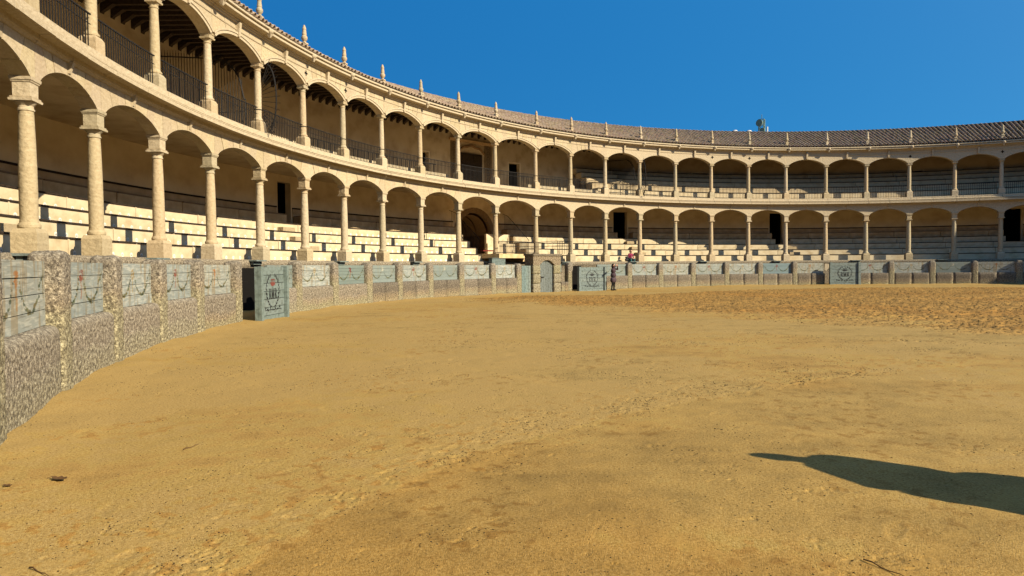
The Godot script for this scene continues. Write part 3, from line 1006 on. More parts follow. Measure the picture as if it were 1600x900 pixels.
func fan_grille(i: int):   # iron divider standing radially at a column, ending in a spiked fan outside the arcade
	var a: float = ANG[i]
	var o := group_node("spiked_grille", ring)
	var top := func(r: float) -> float:
		var q := clampf((37.6 - r) / 1.5, 0.0, 1.0)
		return 8.35 + 1.75 * sqrt(maxf(0.0, 1.0 - q * q)) + 0.25 * (r - 37.6) / 2.4 * (1.0 if r > 37.6 else 0.0)
	var fb_ := Mb.new()
	var pr := 36.1
	while pr < 39.9:
		fb_.bar(P(a, pr, top.call(pr)), P(a, minf(pr + 0.19, 39.95), top.call(minf(pr + 0.19, 39.95))), 0.03)
		pr += 0.19
	fb_.bar(P(a, 36.05, 7.9), P(a, 39.95, 7.9), 0.014)
	fb_.bar(P(a, 36.05, 7.0), P(a, 36.05, 8.4), 0.02)
	put("frame", fb_.mesh(), M.iron, o)
	for k in 30:
		var r := 36.2 + k * 0.128
		var mb := Mb.new()
		mb.bar(P(a, r, 6.98), P(a, r, top.call(r) + 0.16), 0.015)
		mb.bar(P(a, r, top.call(r) + 0.16), P(a, r, top.call(r) + 0.26), 0.007)
		put("bar", mb.mesh(), M.iron, o)
	var arc := Mb.new()
	var c := Vector2(35.12, 8.35)
	for k in 20:
		var t0 := lerpf(-1.35, 1.45, k / 20.0)
		var t1 := lerpf(-1.35, 1.45, (k + 1) / 20.0)
		arc.bar(P(a, c.x - 0.42 * cos(t0), c.y + 1.35 * sin(t0)), P(a, c.x - 0.42 * cos(t1), c.y + 1.35 * sin(t1)), 0.030, Color.WHITE, 6)
	for k in 9:
		var y := 7.0 + 0.02 * k
		var t0 := k * 0.8
		arc.bar(P(a, 34.95 - 0.08 * cos(t0), 6.95 + 0.05 * k), P(a, 34.95 - 0.08 * cos(t0 + 0.8), 7.0 + 0.05 * k), 0.016)
	put("fan_rim", arc.mesh(), M.iron, o)
	for k in 15:
		var t := lerpf(-1.2, 1.3, k / 14.0)
		var mb := Mb.new()
		mb.bar(P(a, 35.30, c.y + 0.75 * sin(t)), P(a, c.x - 0.60 * cos(t), c.y + 1.60 * sin(t)), 0.013)
		put("spike", mb.mesh(), M.iron, o)

func build_ring():
	ring = group_node("bullring_gallery")
	tag(ring, "two-storey sandstone bullring gallery with rows of arches, cream seats and tiled roof", "building")
	var cm := column_meshes()
	var nb := ANG.size()
	for i in nb:
		for level in 2:
			var a: float = ANG[i]
			var t := frame(a, RC)
			var tw := Transform3D(Basis(Vector3.UP, rng.randf_range(-0.02, 0.02)), Vector3.ZERO)
			var o := group_node("column" if level == 0 else "upper_column", ring, t * tw)
			for q in 3:
				put(["pedestal", "shaft", "capital"][q], cm[level][q], M["stone%d" % (rng.randi() % 4)], o)
			if level == 1 and i > FIRST + 3 and i < FIRST + 13:
				var b := Mb.new()
				b.lathe(Transform3D.IDENTITY, [Vector2(0.138, 7.90), Vector2(0.154, 7.90), Vector2(0.154, 7.935), Vector2(0.138, 7.935)], 14)
				put("iron_band", b.mesh(), M.iron, o)
	for i in nb - 1:
		var near := i < FIRST + 9
		arch_bay(i, SPRING, 0.47, 6.37, 0, 0.19, near)
		arch_bay(i, SPRING2, 0.46, 10.72, 1, 0.165, i >= FIRST and i < FIRST + 13)
		var a0: float = ANG[i] + 0.0003
		var a1: float = ANG[i + 1] - 0.0003
		var dj := rng.randf_range(-0.012, 0.012)
		var mb := Mb.new()
		var am := (a0 + a1) / 2.0
		for s in [[a0, am - 0.0002, 0.0], [am + 0.0002, a1, rng.randf_range(-0.015, 0.015)]]:
			var d: float = s[2] + dj * 0.5
			mb.sweep([Vector2(35.80, 6.372), Vector2(35.30, 6.372), Vector2(35.27, 6.385), Vector2(35.25, 6.43), Vector2(35.21, 6.44), Vector2(35.20, 6.545), Vector2(35.06, 6.57), Vector2(34.935 + d, 6.575), Vector2(34.93 + d, 6.515), Vector2(34.885 + d, 6.52), Vector2(34.88 + d, 6.615), Vector2(34.90 + d, 6.63), Vector2(34.985, 6.635), Vector2(34.985, 6.655), Vector2(34.95, 6.665), Vector2(34.945, 6.70), Vector2(34.97, 6.71), Vector2(35.09, 6.715), Vector2(35.09, 6.745), Vector2(35.03, 6.75), Vector2(35.03, 6.80), Vector2(35.08, 6.82), Vector2(35.12, 6.84), Vector2(35.12, 6.965), Vector2(35.14, 6.98), Vector2(35.80, 6.98)], s[0], s[1], 4)
		put("cornice", mb.mesh(), M.stone, ring)
		mb = Mb.new()
		mb.sweep([Vector2(35.80, 10.724), Vector2(35.29, 10.724), Vector2(35.25, 10.75), Vector2(35.24, 10.80), Vector2(35.19, 10.81), Vector2(35.18, 10.855), Vector2(35.05, 10.87), Vector2(34.93 + dj, 10.88), Vector2(34.92 + dj, 10.895), Vector2(34.92 + dj, 10.965), Vector2(34.94 + dj, 10.98), Vector2(35.03, 10.985), Vector2(35.03, 11.01), Vector2(34.88 + dj, 11.015), Vector2(34.86 + dj, 11.03), Vector2(34.86 + dj, 11.095), Vector2(34.88, 11.115), Vector2(35.80, 11.128)], a0, a1, 4)
		mb.sweep([Vector2(35.312, 10.46), Vector2(35.285, 10.47), Vector2(35.272, 10.505), Vector2(35.285, 10.515), Vector2(35.312, 10.52)], a0, am - 0.0022, 2)
		mb.sweep([Vector2(35.312, 10.46), Vector2(35.285, 10.47), Vector2(35.272, 10.505), Vector2(35.285, 10.515), Vector2(35.312, 10.52)], am + 0.0022, a1, 2)
		put("roof_cornice", mb.mesh(), M.stone, ring)
		railing(i, i < FIRST + 11)
		seat_rows(i)
		upper_seats(i)
		# floors and ceilings
		mb = Mb.new()
		mb.sweep([Vector2(35.78, 6.50), Vector2(40.05, 6.50), Vector2(40.05, 6.94), Vector2(35.78, 6.94)], ANG[i], ANG[i + 1], 3)
		put("floor_slab", mb.mesh(), M.plaster, ring)
		mb = Mb.new()
		mb.sweep([Vector2(35.70, 11.28), Vector2(40.35, 11.52), Vector2(40.35, 11.58), Vector2(35.70, 11.34)], ANG[i], ANG[i + 1], 3)
		var ceil_ := put("wooden_ceiling", mb.mesh(), M.dark_wood, ring)
		for k in 7:
			var jb := Mb.new()
			var t := frame(lerpf(ANG[i], ANG[i + 1], (k + 0.5) / 7.0), 0.0)
			jb.hexa([t * Vector3(-0.07, 11.08, -35.67), t * Vector3(0.07, 11.08, -35.69), t * Vector3(0.07, 11.30, -39.99), t * Vector3(-0.07, 11.30, -39.99),
				t * Vector3(-0.07, 11.30, -35.69), t * Vector3(0.07, 11.30, -35.69), t * Vector3(0.07, 11.52, -39.99), t * Vector3(-0.07, 11.52, -39.99)])
			jb.hexa([t * Vector3(-0.10, 11.06, -39.95), t * Vector3(0.10, 11.06, -39.95), t * Vector3(0.10, 10.98, -40.0), t * Vector3(-0.10, 10.98, -40.0),
				t * Vector3(-0.10, 11.30, -39.45), t * Vector3(0.10, 11.30, -39.45), t * Vector3(0.10, 11.32, -40.0), t * Vector3(-0.10, 11.32, -40.0)])
			put("ceiling_joist", jb.mesh(), M.dark_wood, ceil_)
		var lo := []
		var hi := []
		for h in [[-2.070, -2.045, 3.9, 6.12, 2.5], [-1.301, -1.267, 3.84, 6.12, 2.5], [-0.927, -0.898, 3.4, 6.15, 2.5], [-0.456, -0.425, 3.4, 6.1, 2.5], [-1.691, -1.593, 1.9, 5.90, 4.5]]:
			if h[0] > ANG[i] and h[1] < ANG[i + 1]:
				lo.append(h)
		for h in [[-1.902, -1.880, 7.7, 9.40, 2.0], [-1.761, -1.744, 7.7, 9.45, 2.0], [-1.554, -1.528, 7.7, 9.50, 2.0], [-1.105, -1.067, 8.1, 9.66, 2.0], [-0.625, -0.603, 8.1, 9.66, 2.0]]:
			if h[0] > ANG[i] and h[1] < ANG[i + 1]:
				hi.append(h)
		back_wall(ANG[i], ANG[i + 1], 39.8, 0.0, 6.5, lo, "back_wall")
		back_wall(ANG[i], ANG[i + 1], 40.0, 6.94, 11.6, hi, "upper_back_wall")
		# painted dado with its dark moulding
		var spans := [[ANG[i], ANG[i + 1]]]
		for h in lo:
			spans = [[ANG[i], h[0] - 0.003], [h[1] + 0.003, ANG[i + 1]]]
		mb = Mb.new()
		var mo := Mb.new()
		for s in spans:
			mb.sweep([Vector2(39.76, 4.3), Vector2(39.81, 4.3), Vector2(39.81, 4.76), Vector2(39.76, 4.76)], s[0], s[1], 3)
			mo.sweep([Vector2(39.72, 4.76), Vector2(39.81, 4.76), Vector2(39.81, 4.83), Vector2(39.72, 4.83)], s[0], s[1], 3)
		var dd := put("dado", mb.mesh(), M.dado, ring)
		put("dado_rail", mo.mesh(), M.nosing, dd)
		# rough stone wall under the arcade, with its coping
		mb = Mb.new()
		rough_sweep(mb, [Vector2(35.31, -0.3), Vector2(35.24, 1.0), Vector2(35.25, 1.66), Vector2(35.22, 1.68), Vector2(35.23, 1.90), Vector2(35.30, 1.94), Vector2(36.25, 1.94)], ANG[i], ANG[i + 1], 16, 0.02, Color(0.95, 0.90, 0.82))
		put("stand_wall", mb.mesh(true), M.rough, ring)
		for h in [[-2.325, -2.268], [-1.512, -1.474], [-1.70, -1.615]]:  # near-black sheets added on the wall, painting the deep shade of the openings
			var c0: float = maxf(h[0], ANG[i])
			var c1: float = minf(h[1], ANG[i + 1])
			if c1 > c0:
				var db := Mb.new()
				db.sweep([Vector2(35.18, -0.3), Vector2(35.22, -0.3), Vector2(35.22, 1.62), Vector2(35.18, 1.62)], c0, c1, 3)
				put("alley_shade_sheet", db.mesh(), M.void, ring)
		if i % 2 == 0:
			mb = Mb.new()
			var lt := frame(lerpf(ANG[i], ANG[i + 1], 0.72), 35.08)
			mb.box(lt * Transform3D(Basis.IDENTITY, Vector3(0, 1.90, 0)), Vector3(0.75, 0.05, 0.34))
			mb.box(lt * Transform3D(Basis.IDENTITY, Vector3(0, 1.81, -0.06)), Vector3(0.6, 0.12, 0.12))
			put("ledge_board", mb.mesh(), M.blue, ring)
	var tiles := [tile_mesh(0.44, 0.078, 0.097), tile_mesh(0.44, 0.076, 0.102), tile_mesh(0.44, 0.080, 0.095)]
	for i in nb - 1:
		roof_bay(i, tiles, true)
	var fm := finial_mesh()
	var boss := Mb.new()
	boss.lathe(Transform3D(Basis(Vector3.RIGHT, PI / 2), Vector3.ZERO), [Vector2(0.11, -0.05), Vector2(0.12, 0.06), Vector2(0.09, 0.12), Vector2(0.04, 0.16), Vector2(0.0, 0.17)], 10)
	boss.slab(-0.24, -0.09, 0.06, 0.2)
	var bm := boss.mesh()
	for i in nb:
		put("finial", fm, M["stone%d" % (rng.randi() % 4)], ring, frame(ANG[i], 35.36, 11.29) * Transform3D(Basis(Vector3.BACK, rng.randf_range(-0.03, 0.03)).rotated(Vector3.UP, rng.randf_range(-0.2, 0.2)), Vector3.ZERO))
		put("cornice_boss", bm, M.stone, ring, frame(ANG[i], 34.93, 10.98))
		if i in [FIRST + 5, FIRST + 6, FIRST + 16, FIRST + 17, FIRST + 21, FIRST + 23]:
			var mb := Mb.new()
			for s in [0.0, PI / 2]:
				mb.box(frame(ANG[i], 35.305, 10.28) * Transform3D(Basis(Vector3.BACK, s), Vector3.ZERO), Vector3(0.07, 0.22, 0.012 + s * 0.002))
			put("wall_cross", mb.mesh(), M.void, ring)
	fan_grille(FIRST + 4)
	fan_grille(FIRST + 14)
	build_box_and_passage()
	build_far_half()

func rough_sweep(mb: Mb, prof: Array, a0: float, a1: float, steps: int, amp: float, col: Color):   # open profile, displaced by noise
	for i in prof.size() - 1:
		var p: Vector2 = prof[i]
		var q: Vector2 = prof[i + 1]
		for j in steps:
			var c := []
			for e in [[j, p], [j + 1, p], [j + 1, q], [j, q]]:
				var a := lerpf(a0, a1, float(e[0]) / steps)
				var w: Vector3 = P(a, e[1].x, e[1].y)
				var d := amp * fb.get_noise_3d(w.x * 2.0, w.y * 2.0, w.z * 2.0)
				c.append(P(a, e[1].x + d, e[1].y + d * 0.6))
			var am := lerpf(a0, a1, (j + 0.5) / steps)
			mb.quad(c[0], c[1], c[2], c[3], -P(am, 1, 0) * absf(q.y - p.y) + Vector3.UP * (q.x - p.x), col)

func build_box_and_passage():
	# the box of honour over the gate: painted pilasters, panelled door, pediment
	var o := group_node("presidential_box", ring)
	var t := frame(-1.6445, 39.98)
	var ob := Mb.new()
	for s in [-1.0, 1.0]:
		var x0: float = s * 1.25
		var x1: float = s * 1.95
		ob.quad(t * Vector3(x0, 7.0, 0.06), t * Vector3(x1, 7.0, 0.06), t * Vector3(x1, 10.55, 0.06), t * Vector3(x0, 10.55, 0.06), t.basis.z, Color.WHITE, Vector2(0, 1), Vector2(1, 1), Vector2(1, 0), Vector2(0, 0))
		for e in [[x0, x0], [x1, x1]]:
			ob.quad(t * Vector3(e[0], 7.0, 0.06), t * Vector3(e[0], 10.55, 0.06), t * Vector3(e[0], 10.55, -0.02), t * Vector3(e[0], 7.0, -0.02), t.basis.x * (e[0] - (x0 + x1) / 2.0))
	put("painted_pilaster", ob.mesh(), M.ornament, o)
	var pd := Mb.new()
	pd.hexa([t * Vector3(-2.1, 10.55, 0), t * Vector3(2.1, 10.55, 0), t * Vector3(2.1, 10.55, 0.14), t * Vector3(-2.1, 10.55, 0.14), t * Vector3(-2.1, 10.72, 0), t * Vector3(2.1, 10.72, 0), t * Vector3(2.1, 10.72, 0.2), t * Vector3(-2.1, 10.72, 0.2)], Color(0.7, 0.6, 0.5))
	for k in 12:
		var x0 := -1.2 + 0.2 * k
		var f := func(x: float): return 9.98 + 0.42 * (1.0 - pow(absf(x) / 1.2, 2.0)) + 0.05 * cos(x * 8.0)
		pd.hexa([t * Vector3(x0, f.call(x0) - 0.13, 0), t * Vector3(x0 + 0.2, f.call(x0 + 0.2) - 0.13, 0), t * Vector3(x0 + 0.2, f.call(x0 + 0.2) - 0.13, 0.1), t * Vector3(x0, f.call(x0) - 0.13, 0.1),
			t * Vector3(x0, f.call(x0), 0), t * Vector3(x0 + 0.2, f.call(x0 + 0.2), 0), t * Vector3(x0 + 0.2, f.call(x0 + 0.2), 0.12), t * Vector3(x0, f.call(x0), 0.12)], Color(0.45, 0.36, 0.28))
	put("pediment", pd.mesh(), M.dado, o)
	for s in [-1.0, 1.0]:
		var db := Mb.new()
		db.box(t * Transform3D(Basis.IDENTITY, Vector3(s * 0.5, 8.4, 0.03)), Vector3(0.98, 2.8, 0.06), Color(1.6, 1.3, 1.0))
		for k in 4:
			db.box(t * Transform3D(Basis.IDENTITY, Vector3(s * 0.5, 7.35 + k * 0.7, 0.07)), Vector3(0.66, 0.5, 0.03), Color(1.3, 1.0, 0.75))
		put("door_leaf", db.mesh(), M.dark_wood, o)
	# the arched passage under it
	var po := group_node("arched_passage", ring)
	var c := frame(-1.642, 39.8)
	var hw := 1.95
	var spring := 3.95
	var mb := Mb.new()
	var n := 20
	for k in n:
		var t0 := PI * k / n
		var t1 := PI * (k + 1) / n
		# wall filling between the arch and the square opening
		for e in [[t0, t1]]:
			var p0 := Vector3(cos(t0) * hw, spring + sin(t0) * hw, 0.0)
			var p1 := Vector3(cos(t1) * hw, spring + sin(t1) * hw, 0.0)
			mb.quad(c * p0, c * p1, c * Vector3(p1.x, 5.92, 0.0), c * Vector3(p0.x, 5.92, 0.0), c.basis.z)
	put("spandrel", mb.mesh(), M.plaster, po)
	for k in 15:
		var t0 := PI * k / 15.0 + 0.006
		var t1 := PI * (k + 1) / 15.0 - 0.006
		var vb := Mb.new()
		var q := []
		for z in [-0.3, 0.04]:
			for e in [[hw - 0.36, t0], [hw, t0], [hw, t1], [hw - 0.36, t1]]:
				q.append(c * Vector3(cos(e[1]) * e[0], spring + sin(e[1]) * e[0], z))
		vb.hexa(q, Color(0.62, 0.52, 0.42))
		put("voussoir", vb.mesh(), M.stone, po)
	for s in [-1.0, 1.0]:
		var jb := Mb.new()
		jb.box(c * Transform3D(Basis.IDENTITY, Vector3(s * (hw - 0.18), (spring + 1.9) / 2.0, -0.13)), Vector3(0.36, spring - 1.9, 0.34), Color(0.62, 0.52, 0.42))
		put("jamb", jb.mesh(), M.stone, po)
	var vault := Mb.new()
	for rib in 6:
		for k in n:
			var t0 := PI * k / n
			var t1 := PI * (k + 1) / n
			var z0 := -0.35 - rib * 0.6
			var rr := hw - 0.42 - (0.08 if rib % 2 == 0 else 0.0)
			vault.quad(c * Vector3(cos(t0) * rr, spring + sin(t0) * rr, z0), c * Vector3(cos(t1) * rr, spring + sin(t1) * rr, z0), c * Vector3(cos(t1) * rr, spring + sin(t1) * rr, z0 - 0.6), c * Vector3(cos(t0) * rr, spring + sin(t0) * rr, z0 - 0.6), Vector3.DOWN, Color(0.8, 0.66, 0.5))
	put("vault", vault.mesh(), M.stone, po)
	var fl := Mb.new()
	fl.sweep([Vector2(36.2, 1.9), Vector2(44.0, 1.9), Vector2(44.0, 2.46), Vector2(36.2, 2.46)], -1.706, -1.578, 4)
	put("passage_floor", fl.mesh(), M.dado, po)
	for s in [-1.706, -1.578]:
		var wb := Mb.new()
		for k in 5:
			var r: float = 36.2 + 0.7 * k
			wb.sweep([Vector2(r, 1.9), Vector2(r + 0.7, 1.9), Vector2(r + 0.7, [2.43, 2.90, 3.38, 3.86, 4.38][k] - 0.06), Vector2(r, [2.43, 2.90, 3.38, 3.86, 4.38][k] - 0.06)], s - 0.0016, s + 0.0016, 1, Color(0.85, 0.78, 0.7))
		put("flank_wall", wb.mesh(), M.stone, po)
		var rl := group_node("stair_railing", po)
		var fr := Mb.new()
		fr.bar(P(s, 39.6, 5.55), P(s, 39.0, 5.35), 0.02)
		fr.bar(P(s, 39.0, 5.35), P(s, 36.6, 3.45), 0.02)
		put("rail", fr.mesh(), M.iron, rl)
		for k in 20:
			var r := 36.7 + k * 0.14
			var bb := Mb.new()
			var yt := lerpf(3.45, 5.35, clampf((r - 36.6) / 2.4, 0.0, 1.0)) + maxf(0.0, (r - 39.0) * 0.33)
			bb.bar(P(s, r, 2.46), P(s, r, yt), 0.010)
			put("bar", bb.mesh(), M.iron, rl)

func build_far_half():   # the rest of the ring, behind and beside the camera
	var a0: float = ANG[-1]
	var a1: float = ANG[0] + TAU
	var n := 41
	var mb := Mb.new()
	mb.sweep([Vector2(35.25, -0.3), Vector2(36.25, -0.3), Vector2(36.25, 1.94), Vector2(35.25, 1.94)], a0, a1, n, Color(0.7, 0.66, 0.6))
	for k in 5:
		var y: float = [2.43, 2.90, 3.38, 3.86, 4.38][k]
		mb.sweep([Vector2(36.2 + 0.7 * k, 1.5), Vector2(36.9 + 0.7 * k, 1.5), Vector2(36.9 + 0.7 * k, y), Vector2(36.2 + 0.7 * k, y)], a0, a1, n, Color(1.2, 1.25, 1.35))
	mb.sweep([Vector2(39.8, 0.0), Vector2(40.2, 0.0), Vector2(40.2, 11.6), Vector2(39.8, 11.6)], a0, a1, n)
	mb.sweep([Vector2(35.31, 5.95), Vector2(35.69, 5.95), Vector2(35.69, 6.5), Vector2(40.0, 6.5), Vector2(40.0, 6.95), Vector2(35.1, 6.98), Vector2(34.9, 6.66), Vector2(34.9, 6.56)], a0, a1, n)
	mb.sweep([Vector2(35.31, 10.1), Vector2(35.69, 10.1), Vector2(35.69, 11.2), Vector2(40.0, 11.5), Vector2(40.0, 13.16), Vector2(34.86, 11.10), Vector2(34.9, 10.95), Vector2(35.31, 10.72)], a0, a1, n)
	tag(put("opposite_gallery", mb.mesh(), M.stone, ring), "", "", "", "stuff")
	var st := (a1 - a0) / n
	for k in range(1, n):
		for level in 2:
			var c := Mb.new()
			if level == 0:
				c.slab(1.0, 2.45, 0.68, 0.66)
				c.lathe(Transform3D.IDENTITY, [Vector2(0.24, 2.45), Vector2(0.22, 4.0), Vector2(0.19, 5.0), Vector2(0.26, 5.12), Vector2(0.26, 5.2)], 10)
				c.slab(5.2, 6.0, 0.46, 0.5)
			else:
				c.slab(6.9, 7.45, 0.46, 0.44)
				c.lathe(Transform3D.IDENTITY, [Vector2(0.16, 7.45), Vector2(0.15, 8.4), Vector2(0.13, 9.5), Vector2(0.2, 9.6)], 10)
				c.slab(9.6, 10.15, 0.42, 0.42)
			mbx[level].append([c, frame(a0 + st * k, RC)])
	for level in 2:
		var all := Mb.new()
		for e in mbx[level]:
			for q in e[0].v.size():
				e[0].v[q] = e[1] * e[0].v[q]
				e[0].n[q] = e[1].basis * e[0].n[q]
			all.v.append_array(e[0].v)
			all.n.append_array(e[0].n)
			all.c.append_array(e[0].c)
			all.u.append_array(e[0].u)
		tag(put("opposite_columns", all.mesh(), M.stone, ring), "", "", "", "stuff")
var mbx := [[], []]

# ---------------------------------------------------------------- the barrier
const POSTS := [-3.176, -3.087, -2.998, -2.909, -2.8155, -2.7275, -2.6405, -2.5613, -2.4746, -2.3266, -2.2322, -2.1405, -2.0569, -1.9708, -1.8825, -1.7914, -1.7175, -1.5696, -1.3995, -1.3125, -1.2236, -1.1332, -1.0456, -0.9581, -0.7303, -0.6415, -0.5542, -0.4682, -0.381, -0.294, -0.207]

# a block whose faces are gridded, its edges rounded and its surface uneven
func rough_block(mb: Mb, t: Transform3D, s: Vector3, cells: Vector3i, rad: float, amp: float, col: Color, top_round := 0.0):
	var h := s / 2.0
	var place := func(p: Vector3) -> Vector3:
		var inner := Vector3(clampf(p.x, -h.x + rad, h.x - rad), clampf(p.y, -h.y + rad, h.y - rad), clampf(p.z, -h.z + rad, h.z - rad))
		var d := p - inner
		if d.length() > 1e-6:
			p = inner + d.normalized() * minf(d.length(), rad)
		if top_round > 0.0 and p.y > h.y - top_round:
			var q := (p.y - (h.y - top_round)) / top_round
			p.x *= lerpf(1.0, 0.42, q * q * q)
			p.y -= 0.0
		var w := t * p
		return w + t.basis * (p / maxf(p.length(), 0.001)) * amp * (fb.get_noise_3d(w.x * 2.5, w.y * 2.5, w.z * 2.5) + 0.5 * fd.get_noise_3d(w.x, w.y, w.z))
	for ax in 3:
		var b := (ax + 1) % 3
		var c := (ax + 2) % 3
		for sg in [-1.0, 1.0]:
			for i in cells[b]:
				for j in cells[c]:
					var q := []
					for e in [[0, 0], [1, 0], [1, 1], [0, 1]]:
						var p := Vector3.ZERO
						p[ax] = sg * h[ax]
						p[b] = lerpf(-h[b], h[b], float(i + e[0]) / cells[b])
						p[c] = lerpf(-h[c], h[c], float(j + e[1]) / cells[c])
						q.append(place.call(p))
					var out := Vector3.ZERO
					out[ax] = sg
					mb.quad(q[0], q[1], q[2], q[3], t.basis * out, col)

func panel(parent: Node, a0: float, a1: float, k: int, r := 32.90, y0 := 0.90, y1 := 1.71):
	var o := group_node("wooden_panel", parent)
	var n: int = [4, 4, 6, 4, 5, 6][k]
	for q in n:
		var mb := Mb.new()
		var d := rng.randf_range(-0.007, 0.007)
		var lo := lerpf(y0, y1, float(q) / n) + 0.005
		var hi := lerpf(y0, y1, float(q + 1) / n) - 0.005
		var sag := rng.randf_range(-0.004, 0.004)
		var p := [P(a0, r + d, lo + sag), P(a1, r + d, lo), P(a1, r + d, hi), P(a0, r + d, hi + sag)]
		var b := [P(a0, r + 0.06, lo), P(a1, r + 0.06, lo), P(a1, r + 0.06, hi), P(a0, r + 0.06, hi)]
		var tone := rng.randf_range(0.90, 1.06)
		var col := Color(tone, tone, tone)
		var v0 := 1.0 - float(q) / n
		var v1 := 1.0 - float(q + 1) / n
		mb.quad(p[0], p[1], p[2], p[3], -P((a0 + a1) / 2.0, 1, 0), col, Vector2(0, v0), Vector2(1, v0), Vector2(1, v1), Vector2(0, v1))
		mb.quad(p[3], p[2], b[2], b[3], Vector3.UP, col, Vector2(0, v1), Vector2(1, v1), Vector2(1, v1 + 0.01), Vector2(0, v1 + 0.01))
		mb.quad(p[0], p[1], b[1], b[0], Vector3.DOWN, col, Vector2(0, v0), Vector2(1, v0), Vector2(1, v0), Vector2(0, v0))
		mb.quad(b[0], b[1], b[2], b[3], P((a0 + a1) / 2.0, 1, 0), col)
		for e in [[0, 3, -1.0], [1, 2, 1.0]]:
			mb.quad(p[e[0]], p[e[1]], b[e[1]], b[e[0]], frame((a0 + a1) / 2.0, 1.0).basis.x * e[2], col)
		put("plank", mb.mesh(), M["panel%d" % k], o)
	var back := Mb.new()
	back.sweep([Vector2(r + 0.061, y0), Vector2(r + 0.09, y0), Vector2(r + 0.09, y1 - 0.02), Vector2(r + 0.061, y1 - 0.02)], a0, a1, 1)
	put("batten", back.mesh(), M.blue, o)

func base_stone(parent: Node, a0: float, a1: float, near: bool, top := 0.90):
	var cnt := 1 if near else 2
	for s in cnt:
		var b0 := lerpf(a0, a1, float(s) / cnt) - (0.0012 if s == 0 else 0.0)
		var b1 := lerpf(a0, a1, float(s + 1) / cnt) + (0.0012 if s == cnt - 1 else -0.0002)
		var mb := Mb.new()
		var w := (b1 - b0) * 32.9
		var t := frame((b0 + b1) / 2.0, 32.93, (top - 0.3) / 2.0)
		var tone := rng.randf_range(0.85, 1.1)
		var c := Vector3i(40, 24, 8) if near else Vector3i(6, 6, 3)
		rough_block(mb, t, Vector3(w, top + 0.3, 0.43 + rng.randf_range(-0.012, 0.012)), c, 0.11 if near else 0.025, 0.024, Color(tone, tone * 0.97, tone * 0.93))
		# lower half sandier than the lichened top: a lasting stain
		for q in mb.c.size():
			var y := mb.v[q].y + 0.12 * fb.get_noise_3d(mb.v[q].x, mb.v[q].y * 2.0, mb.v[q].z)
			var k := clampf((0.46 - y) / 0.30, 0.0, 1.0)
			var cc := mb.c[q]
			mb.c[q] = Color(cc.r * lerpf(0.92 if near else 0.66, 1.22, k), cc.g * lerpf(0.92 if near else 0.65, 1.08, k), cc.b * lerpf(0.93 if near else 0.66, 0.86, k))
		put("base_stone", mb.mesh(true), M.rough, parent)

func build_barrier():
	var o := group_node("stone_barrier")
	tag(o, "lichened stone barrier of rounded posts and painted blue panels round the sand", "barrier")
	for i in POSTS.size():
		var a: float = POSTS[i]
		var near := a < -2.2
		var mb := Mb.new()
		var h := 1.82 + rng.randf_range(-0.03, 0.03)
		var w := rng.randf_range(0.43, 0.48)
		var t := frame(a, 32.90, (h - 0.3) / 2.0) * Transform3D(Basis(Vector3.BACK, rng.randf_range(-0.012, 0.012)), Vector3.ZERO)
		rough_block(mb, t, Vector3(w, h + 0.3, 0.40), Vector3i(12, 44, 10) if near else Vector3i(5, 14, 4), 0.075, 0.020, Color(0.98, 0.92, 0.84), 0.16)
		for q in mb.c.size():
			var y := mb.v[q].y + 0.2 * fb.get_noise_3d(mb.v[q].x, mb.v[q].y * 2.0, mb.v[q].z)
			var k := clampf((1.45 - y) / 0.5, 0.0, 1.0)
			mb.c[q] = Color(lerpf(0.88, 1.12, k), lerpf(0.87, 1.0, k), lerpf(0.87, 0.82, k))
		put("post", mb.mesh(true), M.rough, o)
	var e := 0.21 / 32.9
	# [from, to, paint]; the gaps are the openings behind the screens and the gates
	var kinds := {-3.176: 0, -3.087: 1, -2.998: 0, -2.909: 3, -2.8155: 0, -2.7275: 1, -2.6405: 0, -2.5613: 3, -2.3266: 1, -2.2322: 2, -2.1405: 4, -2.0569: 0, -1.9708: 4, -1.8825: 0, -1.7914: 1, -1.3995: 0, -1.3125: 3, -1.2236: 0, -1.1332: 1, -1.0456: 5, -0.7303: 1, -0.6415: 4, -0.5542: 3, -0.4682: 0, -0.381: 1, -0.294: 4}
	for i in POSTS.size() - 1:
		var a: float = POSTS[i]
		if kinds.has(a):
			panel(o, a + e, POSTS[i + 1] - e, kinds[a])
			base_stone(o, a + e, POSTS[i + 1] - e, a < -2.2)
	for s in [[-2.395, -2.3266 - e, 4], [-1.488, -1.3995 - e, 4], [-0.9581 + e, -0.886, 3], [-0.818, -0.7303 - e, 0]]:
		panel(o, s[0], s[1], s[2])
		base_stone(o, s[0], s[1], s[0] < -2.2)
	base_stone(o, -1.5945, -1.5696 - e, false, 0.55)
	var far := Mb.new()
	rough_sweep(far, [Vector2(33.1, -0.3), Vector2(32.75, -0.3), Vector2(32.75, 0.9), Vector2(32.97, 0.92), Vector2(32.97, 1.7), Vector2(33.1, 1.72), Vector2(33.1, -0.3)], -0.2, TAU - 3.18, 130, 0.03, Color(0.9, 0.85, 0.8))
	tag(put("opposite_barrier", far.mesh(), M.rough, o), "", "", "", "stuff")

# ---------------------------------------------------------------- shelter screens in front of the openings
func leaf_shape(mb: Mb, p: Vector2, dir: Vector2, ln: float, wd: float, z: float, col := Color.WHITE):
	var s := Vector2(-dir.y, dir.x)
	var pts := [p, p + dir * ln * 0.35 + s * wd, p + dir * ln, p + dir * ln * 0.35 - s * wd]
	var v := []
	for zz in [0.0, z]:
		for q in pts:
			v.append(Vector3(q.x, q.y, zz))
	mb.hexa(v, col)

